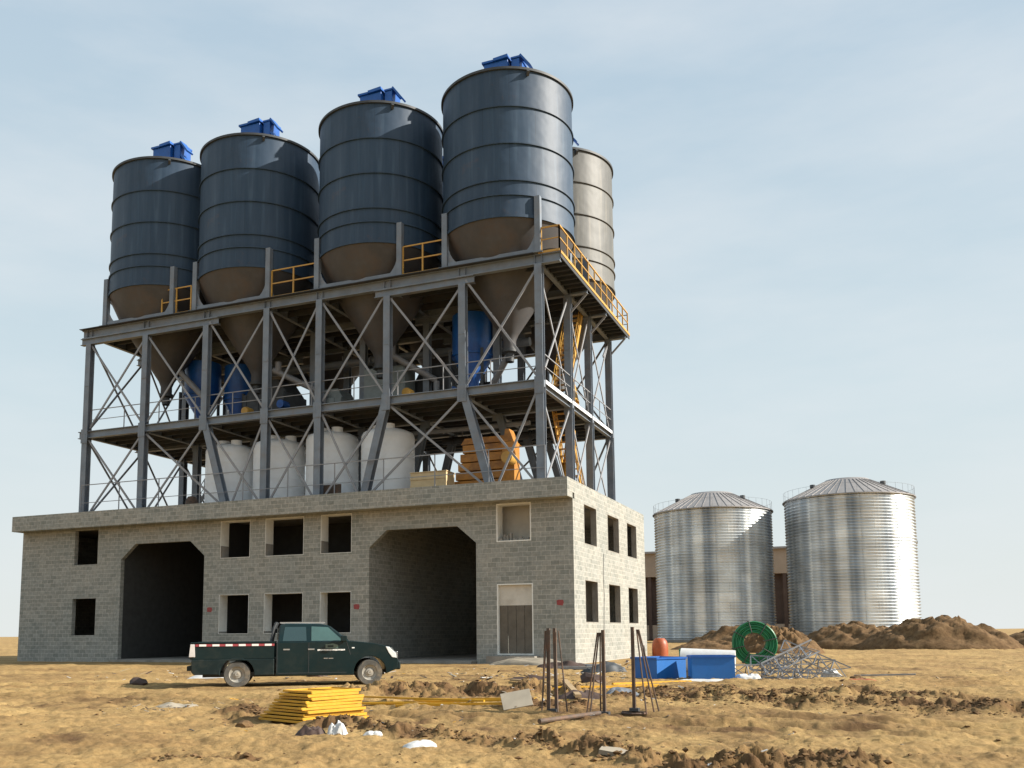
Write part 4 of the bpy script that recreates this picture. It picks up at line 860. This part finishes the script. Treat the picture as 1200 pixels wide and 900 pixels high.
    mb.tube([(2.08, -.62, 1.60), (2.08, .62, 1.60)], .03); mb.build('roll_bar', darkm, b, smooth=True)
    mb = MB(); mb.box(2.2, 3.35, -.62, -.57, 1.615, 1.645); mb.box(2.2, 3.35, .57, .62, 1.615, 1.645); mb.build('roof_rail', chrome, b)
    mb = MB(); mb.box(.3, 4.9, -.45, .45, .26, .36); mb.bar((.6, -.6, .34), (1.8, -.6, .34), .08); mb.build('chassis', darkm, b)
    for cx in (1.17, 4.5):
        mb = MB(); mb.bar((cx, -.70, .33), (cx, .70, .33), .09); mb.build('axle', darkm, b)
        for s in (-1, 1):
            y = s * .70
            mb = MB(); mb.lathe([(.20, -.10), (.31, -.105), (.332, -.08), (.336, 0), (.332, .08), (.31, .105), (.20, .10)], 44, c=(0, 0, 0), axis='y', closed=True)
            wh = mb.build('wheel', rubber, b, smooth=True, angle=40, loc=(cx, y, .336))
            mb = MB(); k = -s if 0 else s
            mb.lathe([(.215, k * .09), (.195, k * .085), (.185, k * .05), (.12, k * .035), (.10, k * .065), (.06, k * .07), (.05, k * .10), (.01, k * .10)], 36, axis='y')
            rm = mb.build('rim', rimm, wh, smooth=True, angle=30)
    # a few planks in the bed
    b.location = (-4.97, -17.48, 0.0); b.rotation_euler = (0, 0, R(33.5))
    z = gz(-3.6, -16.3); b.location.z = z - .005
    return b
truck()

# ------------------------------------------------------------------ yard things
def yard():
    # stack of yellow formwork panels
    rs = random.Random(11); n = 10; cx, cy = 3.17, -24.42; z = gz(cx, cy) + .01
    ords = ['bottom', 'second', 'third', 'fourth', 'fifth', 'sixth', 'seventh', 'eighth', 'ninth', 'topmost']
    base = Vector((cx, cy)); ang = R(68)
    zz = z
    for i in range(n):
        ln = 1.26 - i * .03 + rs.uniform(-.07, .07); wd = 1.15 - i * .05 + rs.uniform(-.03, .03); th = .043
        b = empty('formwork_panel', (cx + .010 * i + rs.uniform(-.03, .03), cy + .012 * i + rs.uniform(-.03, .03), zz), ang + rs.uniform(-.07, .07),
                  ('%s yellow steel formwork panel of the stack in front of the pickup' % ords[i]) if i in (0, 9) else ('%s yellow formwork panel from the ground in the stack before the pickup' % ords[i]), 'formwork panel', 'stacked yellow formwork panels')
        MB().box(-ln / 2, ln / 2, -wd / 2, wd / 2, .010, .024).build('sheet', yel2, b)
        mb = MB()
        for y in (-wd / 2, wd / 2 - .03): mb.box(-ln / 2, ln / 2, y, y + .03, .0242, th)
        for x in (-ln / 2, -.02, ln / 2 - .03): mb.box(x, x + .03, -wd / 2 + .031, wd / 2 - .031, .0242, th - .002)
        mb.box(-ln / 2 + .01, ln / 2 - .01, -wd / 2 - .004, -wd / 2 - .0005, .0, th * .8); mb.box(ln / 2 + .0005, ln / 2 + .004, -wd / 2 + .01, wd / 2 - .01, .0, th * .8)
        mb.build('edge_frame', yel2, b, bevel=.004, seg=1)
        zz += th + .003
    # loose yellow bars
    def bars(items, desc):
        for i, (a, c, r) in enumerate(items):
            za, zc = gz(*a) + .035 + .02 * (i % 2), gz(*c) + .035 + .02 * (i % 2)
            mid = ((a[0] + c[0]) / 2, (a[1] + c[1]) / 2); zm = max((za + zc) / 2, gz(*mid) + .03)
            o = MB().bar((0, 0, za - zm), (c[0] - a[0], c[1] - a[1], zc - zm), .05 * r, .035 * r).build('steel_bar', yel2, loc=(a[0], a[1], zm)); tag(o, desc[i], 'steel bar', 'yellow bars lying on the ground')
    bars([((2.2, -21.4), (5.2, -20.9), 1.2), ((2.6, -21.9), (5.4, -21.3), 1), ((3.0, -20.6), (5.3, -20.3), 1), ((1.9, -20.9), (4.9, -21.6), .9), ((3.4, -22.1), (5.45, -21.7), 1.1), ((2.4, -20.5), (4.2, -20.0), .9),
          ((4.8, -17.5), (6.6, -15.0), 1.3), ((5.0, -17.9), (7.0, -16.1), 1.1), ((5.6, -15.4), (7.0, -13.0), 1.3)],
         ['long thick yellow bar in the middle of the loose pile behind the formwork stack', 'yellow bar nearest the grey board in the pile of loose bars', 'yellow bar at the far side of the pile between stack and grey board', 'yellow bar lying slantwise across the other bars of the pile',
          'yellow bar at the near edge of the pile left of the grey board', 'short yellow bar at the far left end of the loose pile', 'long yellow bar on the ground between the two bolt cages', 'yellow bar behind the left bolt cage lying towards the bins', 'short yellow bar close to the open blue bin'])
    # anchor bolt cages
    def cage(x, y, lb, h=1.42, rods=((-.16, .0), (.30, .05)), base=.45, twist=0.0, dx=.07):
        b = empty('anchor_bolt_cage', (x, y, gz(x, y)), twist, lb, 'bolt cage', 'anchor bolt cages standing on the ground')
        for i, px in enumerate((-dx, dx) if dx > .06 else (-dx,)):
            MB().bar((px, 0, .03), (px * .75, 0, h), .05, .05, up=(0, 1, 0)).build('post', rust, b)
        for p in rods: MB().tube([(p[0], p[1], .02), (p[0] * .25 + math.copysign(max(dx, .02), p[0]) * .75, 0, h * .97)], .013, 6).build('rod', rust, b)
        mb = MB(); k = 20; mb.tube([(base * math.cos(2 * math.pi * i / k), base * .8 * math.sin(2 * math.pi * i / k), .03) for i in range(k + 1)], .018, 6, cap=False); mb.bar((-base, 0, .045), (base, 0, .045), .05, .03); mb.build('base_ring', rust, b)
        mb = MB(); mb.box(-.07, .08, -.06, .06, .06, .11); mb.build('base_block', darkm, b)
    cage(6.42, -22.35, 'left bolt cage of two close dark posts, right beside the grey board', rods=((-.22, .1), (.27, -.05), (-.12, -.2)), base=.28)
    cage(7.32, -22.45, 'bolt cage with splayed rods, between the left cage and the one by the bins', h=1.40, rods=((-.30, .0), (-.12, .2), (-.2, -.15)), base=.24, dx=.0)
    cage(7.73, -22.15, 'rightmost bolt cage with rods splayed to the right, before the blue bins', h=1.40, rods=((.30, .1), (.22, -.1), (.36, .2)), base=.20, dx=.0)
    # blue bins
    def bin_(x, y, rz, w_, d_, h, lb):
        b = empty('steel_bin', (x, y, gz(x, y)), rz, lb, 'bin', 'blue open steel bins'); t = .02
        for nm, q in (('front_panel', (-w_ / 2, w_ / 2, -d_ / 2, -d_ / 2 + t)), ('back_panel', (-w_ / 2, w_ / 2, d_ / 2 - t, d_ / 2)), ('end_panel', (-w_ / 2, -w_ / 2 + t, -d_ / 2 + t + .001, d_ / 2 - t - .001)), ('end_panel', (w_ / 2 - t, w_ / 2, -d_ / 2 + t + .001, d_ / 2 - t - .001))):
            MB().box(*q, 0, h).build(nm, blue2, b)
        MB().box(-w_ / 2 + t + .001, w_ / 2 - t - .001, -d_ / 2 + t + .001, d_ / 2 - t - .001, .01, .03).build('floor_plate', blue2, b)
        mb = MB(); e = .025
        mb.box(-w_ / 2 - e, w_ / 2 + e, -d_ / 2 - e, -d_ / 2 - .001, h - .05, h + .004); mb.box(-w_ / 2 - e, w_ / 2 + e, d_ / 2 + .001, d_ / 2 + e, h - .05, h + .004)
        mb.box(-w_ / 2 - e, -w_ / 2 - .001, -d_ / 2, d_ / 2, h - .05, h + .004); mb.box(w_ / 2 + .001, w_ / 2 + e, -d_ / 2, d_ / 2, h - .05, h + .004); mb.build('rim', bluem, b)
    bin_(7.28, -11.45, R(18), 1.12, .8, .62, 'right blue steel bin with the white roll lying behind it')
    bin_(5.80, -11.15, R(55), 1.08, 1.02, .60, 'left blue bin set cornerwise, one side bright blue in the sun')
    b = empty('film_roll', (6.02, -9.0, gz(6.2, -8.9) + .40), R(12), 'white roll with a green end lying behind the blue bins', 'roll')
    MB().tube([(0, 0, .12), (1.55, -.2, .05)], [.36, .36], 28).build('roll_body', bagw, b, smooth=True, angle=50); MB().tube([(-.05, 0, .12), (-.001, 0, .12)], [.33, .35], 28).build('roll_end', coilg, b, smooth=True, angle=50)
    MB().box(.1, 1.4, -.3, .3, -.36, -.2).build('cradle', timber, b)
    # green hose coil standing upright
    b = empty('pipe_coil', (7.33, -1.7, gz(7.33, -1.7) + .84), R(12), 'green plastic pipe coil standing upright behind the scrap lattice', 'pipe coil')
    mb = MB(); rs = random.Random(3)
    for ring in range(7):
        for layer in range(6):
            rr = .42 + ring * .058; y = -.2 + layer * .066 + (ring % 2) * .03
            k = 56; ph = rs.random()
            mb.tube([((rr + .012 * math.sin(3 * (t + ph))) * math.cos(t), y + .01 * math.sin(5 * t + ph), (rr + .012 * math.sin(3 * (t + ph))) * math.sin(t)) for t in [2 * math.pi * i / k for i in range(k + 1)]], .033, 6, cap=False)
    mb.build('pipe_windings', coilg, b, smooth=True, angle=80)
    for i in range(8):
        a = 2 * math.pi * (i + .3) / 8; c_, s_ = math.cos(a), math.sin(a); MB().tube([(.36 * c_, -.28, .36 * s_), (.62 * c_, -.29, .62 * s_), (.82 * c_, -.27, .82 * s_), (.83 * c_, .24, .83 * s_), (.6 * c_, .28, .6 * s_), (.36 * c_, .25, .36 * s_), (.36 * c_, -.28, .36 * s_)], .018, 6).build('strap', wrap, b)
    # lattice scrap
    def truss(x, y, z, rz, ln, lb, tilt=0.0, s=.42, roll=0.0):
        b = empty('truss_section', (x, y, z), rz, lb, 'truss section', 'discarded galvanised lattice sections'); b.rotation_euler = (roll, tilt, rz)
        for c in ((0, 0), (0, s), (s * .9, s / 2)): MB().bar((-ln / 2, c[1] - s / 2, c[0]), (ln / 2, c[1] - s / 2, c[0]), .035).build('chord', galvp, b)
        k = max(3, int(ln / .4)); cs = [(0, 0), (0, s), (s * .9, s / 2)]; mb = MB()
        for i in range(k):
            x0 = -ln / 2 + ln * i / k; x1 = x0 + ln / k
            for j in range(3):
                p, q = cs[j], cs[(j + 1) % 3]; mb.bar((x0, p[1] - s / 2, p[0]), (x1, q[1] - s / 2, q[0]), .022); mb.bar((x0, p[1] - s / 2, p[0]), (x0, q[1] - s / 2, q[0]), .022)
        mb.build('lacing', galvp, b)
    g0 = gz(9.2, -9.5)
    truss(8.7, -9.9, g0 + .05, R(28), 2.4, 'long lattice section at the bottom front of the scrap pile', 0.0, .40)
    truss(9.2, -9.3, g0 + .18, R(12), 2.3, 'lattice section lying behind the front one in the scrap pile', .06, .45)
    truss(9.2, -9.7, g0 + .45, R(35), 1.7, 'lattice section tilted up to the left on top of the pile', -.38, .38)
    truss(9.75, -9.2, g0 + .40, R(8), 1.9, 'lattice section sloping down to the right end of the pile', .42, .36)
    truss(8.8, -9.0, g0 + .38, R(65), 1.4, 'short lattice section standing crosswise at the back of the pile', -.2, .4, .5)
    truss(9.5, -10.3, g0 + .04, R(-14), 1.2, 'short lattice section fallen at the near right of the pile', .05, .3)
    # crumpled sheets and bags
    def crumple(x, y, sx, sy, sz, m, nm, lb, cat, seed, rz=0, g=None):
        n = 22; mb = MB(); u = np.linspace(-1, 1, n); X, Y = np.meshgrid(u, u); rr = np.maximum(abs(X), abs(Y)) * .5 + np.hypot(X, Y) * .5
        Z = sz * np.clip(1 - rr ** 2.2, 0, 1) ** .6 * (.8 + .95 * fbm(X + seed, Y + seed, 1.6, 3, .5)); XX = X * (1 + .3 * fbm(X + seed, Y, 1.7, 3)); YY = Y * (1 + .3 * fbm(X, Y + seed, 1.7, 3))
        vs = [(XX[i, j] * sx, YY[i, j] * sy, max(Z[i, j], 0) + .004) for i in range(n) for j in range(n)] + [(XX[i, j] * sx, YY[i, j] * sy, -.03) for i in range(n) for j in range(n)]
        k = n * n; fs = [(i * n + j, i * n + j + 1, (i + 1) * n + j + 1, (i + 1) * n + j) for i in range(n - 1) for j in range(n - 1)]
        rim = [(0, j) for j in range(n)] + [(i, n - 1) for i in range(1, n)] + [(n - 1, j) for j in range(n - 2, -1, -1)] + [(i, 0) for i in range(n - 2, 0, -1)]
        fs += [tuple(q + k for q in reversed(f)) for f in fs[:(n - 1) ** 2]] + [(a[0] * n + a[1], b_[0] * n + b_[1], b_[0] * n + b_[1] + k, a[0] * n + a[1] + k) for a, b_ in zip(rim, rim[1:] + rim[:1])]
        mb.add(vs, fs); o = mb.build(nm, m, smooth=True, angle=25, loc=(x, y, gz(x, y))); o.rotation_euler.z = rz; return tag(o, lb, cat, g)
    G = 'litter bags on the ground'
    crumple(4.53, -26.55, .17, .12, .13, bagb, 'plastic_bag', 'dark brown crumpled bag in front of the yellow stack', 'bag', 1, .3, G)
    crumple(4.83, -26.40, .12, .10, .15, bagw, 'plastic_bag', 'white crumpled bag touching the dark brown bag', 'bag', 2, .3, G)
    crumple(5.25, -26.20, .12, .09, .06, bagw, 'plastic_bag', 'small flat white bag right of the yellow stack', 'bag', 3, .3, G)
    crumple(6.30, -26.95, .20, .13, .08, bagw, 'plastic_sheet', 'white torn plastic sheet lying in front of the dark furrow', 'plastic sheet', 4, .5)
    crumple(9.75, -27.35, .06, .05, .05, bagw, 'paper_scrap', 'tiny white scrap at the bottom of the picture in the dark soil', 'scrap', 5)
    crumple(-.6, -23.1, .42, .3, .10, grit, 'rubble_heap', 'pale heap of white rubble and scraps at the far left of the yard', 'rubble', 6, .4)
    crumple(7.0, -12.3, .95, .26, .09, bagw, 'plastic_sheet', 'white plastic sheet on the ground before the blue bins', 'plastic sheet', 7, R(20))
    crumple(8.2, -11.3, .35, .25, .18, bagw, 'plastic_sheet', 'white plastic crumpled against the right corner of the right bin', 'plastic sheet', 8, R(20))
    crumple(10.2, -8.8, .3, .2, .2, bagw, 'plastic_sheet', 'pale plastic scrap at the right end of the scrap pile', 'plastic sheet', 9)
    crumple(11.0, -11.3, .45, .3, .10, orpl, 'plastic_sheet', 'reddish plastic scrap on the ground right of the scrap pile', 'plastic sheet', 10)
    crumple(-7.2, -13.2, 1.0, .5, .16, bagw, 'rubble_heap', 'white rubble on the ground before the left bay, behind the truck tail', 'rubble', 11, .4)
    crumple(-8.6, -9.5, 1.8, .6, .22, grit, 'rubble_heap', 'grey rubble along the foot of the left bay', 'rubble', 12, .1)
    crumple(-1.2, -1.6, 1.9, .5, .25, grit, 'rubble_heap', 'grey rubble along the wall between the door and the corner', 'rubble', 13, -.1)
    crumple(0.9, -4.6, .9, .5, .22, bagb, 'cable_heap', 'dark tangled heap of cable before the white side wall', 'cable heap', 14, .2)
    crumple(3.1, -7.0, .7, .4, .28, darkm, 'cable_heap', 'dark heap of hose left of the blue bins', 'cable heap', 15, .5)
    crumple(5.9, -18.9, .55, .35, .17, bagb, 'cloth_heap', 'dark purple brown cloth heap between the bolt cages', 'cloth', 16, .3)
    crumple(6.6, -18.4, .35, .22, .13, galvp, 'cloth_heap', 'grey wire heap right beside the dark cloth heap', 'cloth', 17, .3)
    crumple(2.6, -12.8, .8, .3, .14, bagb, 'bark_heap', 'reddish brown bark and scrap heap in front of the lower doorway', 'heap', 18, .3)
    # reddish plastic thing at the building's corner
    tag(MB().lathe([(.01, .95), (.24, .93), (.36, .8), (.42, .6), (.43, .3), (.42, 0)], 28).build('plastic_drum', orpl, smooth=True, loc=(.85, 12.6, gz(.85, 12.6))), 'dull orange plastic drum just beyond the far end of the white side wall', 'drum')
    # grey board leaning on rubble
    b = empty('board', (5.55, -21.7, gz(5.55, -21.7) + .10), R(30), 'pale grey board tilted on the ground left of the left bolt cage', 'board'); b.rotation_euler = (R(38), R(-10), R(24))
    MB().box(-.26, .26, -.2, .22, 0, .025).build('panel', grit, b, bevel=.004, seg=1); MB().box(-.24, .24, .18, .215, -.06, -.001).build('batten', timber, b)
    b2 = empty('rubble_slab', (8.66, -27.05, gz(8.66, -27.05)), 0, 'flat grey stone slab lying on the dark furrow at the bottom', 'slab'); b2.rotation_euler = (R(12), R(8), R(20))
    MB().prism([(-.16, -.07), (.08, -.1), (.19, 0), (.08, .09), (-.12, .06)], [], lambda u, v: (u, v, .0), lambda u, v: (u, v, .05)).build('stone', grit, b2)
    # timber and pipes
    def stick(a, c, r, m, lb, nm='timber_plank', cat='plank', sq=True, za=.05, zc=.05, g=None):
        A = Vector((a[0], a[1], gz(*a) + za)); Cc = Vector((c[0], c[1], gz(*c) + zc)); mb = MB()
        (mb.bar((0, 0, 0), Cc - A, r * 2, r) if sq else mb.tube([(0, 0, 0), Cc - A], r, 10)); tag(mb.build(nm, m, loc=A), lb, cat, g)
    stick((6.87, -24.3), (7.35, -22.85), .035, rust, 'rusty pipe lying on sand in front of the bolt cages', 'steel_pipe', 'pipe', False)
    stick((4.9, -16.9), (6.0, -19.5), .06, timber, 'pale timber plank pointing at the left bolt cage', zc=.12)
    stick((1.0, -5.2), (3.6, -6.4), .10, galvp, 'long pale metal profile lying before the white side wall', 'metal_profile', 'profile')
    stick((.2, -3.2), (2.8, -5.0), .09, bagw, 'pale grey plank beside the long metal profile at the corner', zc=.1)
    stick((2.7, -14.5), (4.0, -15.4), .05, timber, 'short timber offcut in front of the lower doorway')
    stick((10.8, -8.3), (12.4, -8.4), .04, galvp, 'thin pale bar on the sand right of the scrap pile', 'metal_bar', 'bar')
    for i, (x, y, s) in enumerate(((-6.9, -17.3, .22), (3.0, -25.9, .12), (-4.6, -12.2, .3), (10.9, -10.5, .16), (4.7, -14.0, .3))):
        mb = MB(); rs2 = random.Random(i + 20); bm = bmesh.new(); bmesh.ops.create_icosphere(bm, subdivisions=2, radius=s)
        mb.add([(v.co.x * rs2.uniform(.8, 1.3), v.co.y * rs2.uniform(.8, 1.2), v.co.z * rs2.uniform(.5, .8) + s * .2) for v in bm.verts], [tuple(v.index for v in f.verts) for f in bm.faces]); bm.free()
        tag(mb.build('stone', soilm if i % 2 else bagb, loc=(x, y, gz(x, y))), ['dark brown lump on the ground just behind the truck tail', 'small reddish stone in the sand left before the yellow stack', 'brown lump between truck and left bay', 'brown stone right of the scrap pile', 'large brown lump of earth before the doorway'][i], 'stone')
yard()
mound('dirt_mound', 'long brown earth heap left of the green coil, before the nearer grain silo', 3.2, 34.0, 5.5, 3.5, 1.9, 1)
mound('dirt_mound', 'high lumpy earth heap directly behind the green pipe coil', 6.3, 20.0, 2.6, 2.4, 1.55, 2, rough=.42)
mound('dirt_mound', 'brown earth heap in front of the gap between the grain silos', 10.3, 34.0, 4.6, 3.4, 2.0, 3)
mound('dirt_mound', 'big brown earth heap in front of the further grain silo', 15.4, 31.0, 5.2, 3.6, 2.3, 4)
mound('dirt_mound', 'low earth heap between the building corner and the nearer grain silo', .9, 30.0, 3.2, 2.6, .8, 5)
mound('dirt_mound', 'brown earth heap far right beyond the grain silos', 26.0, 33.0, 8, 4.5, 2.3, 6)
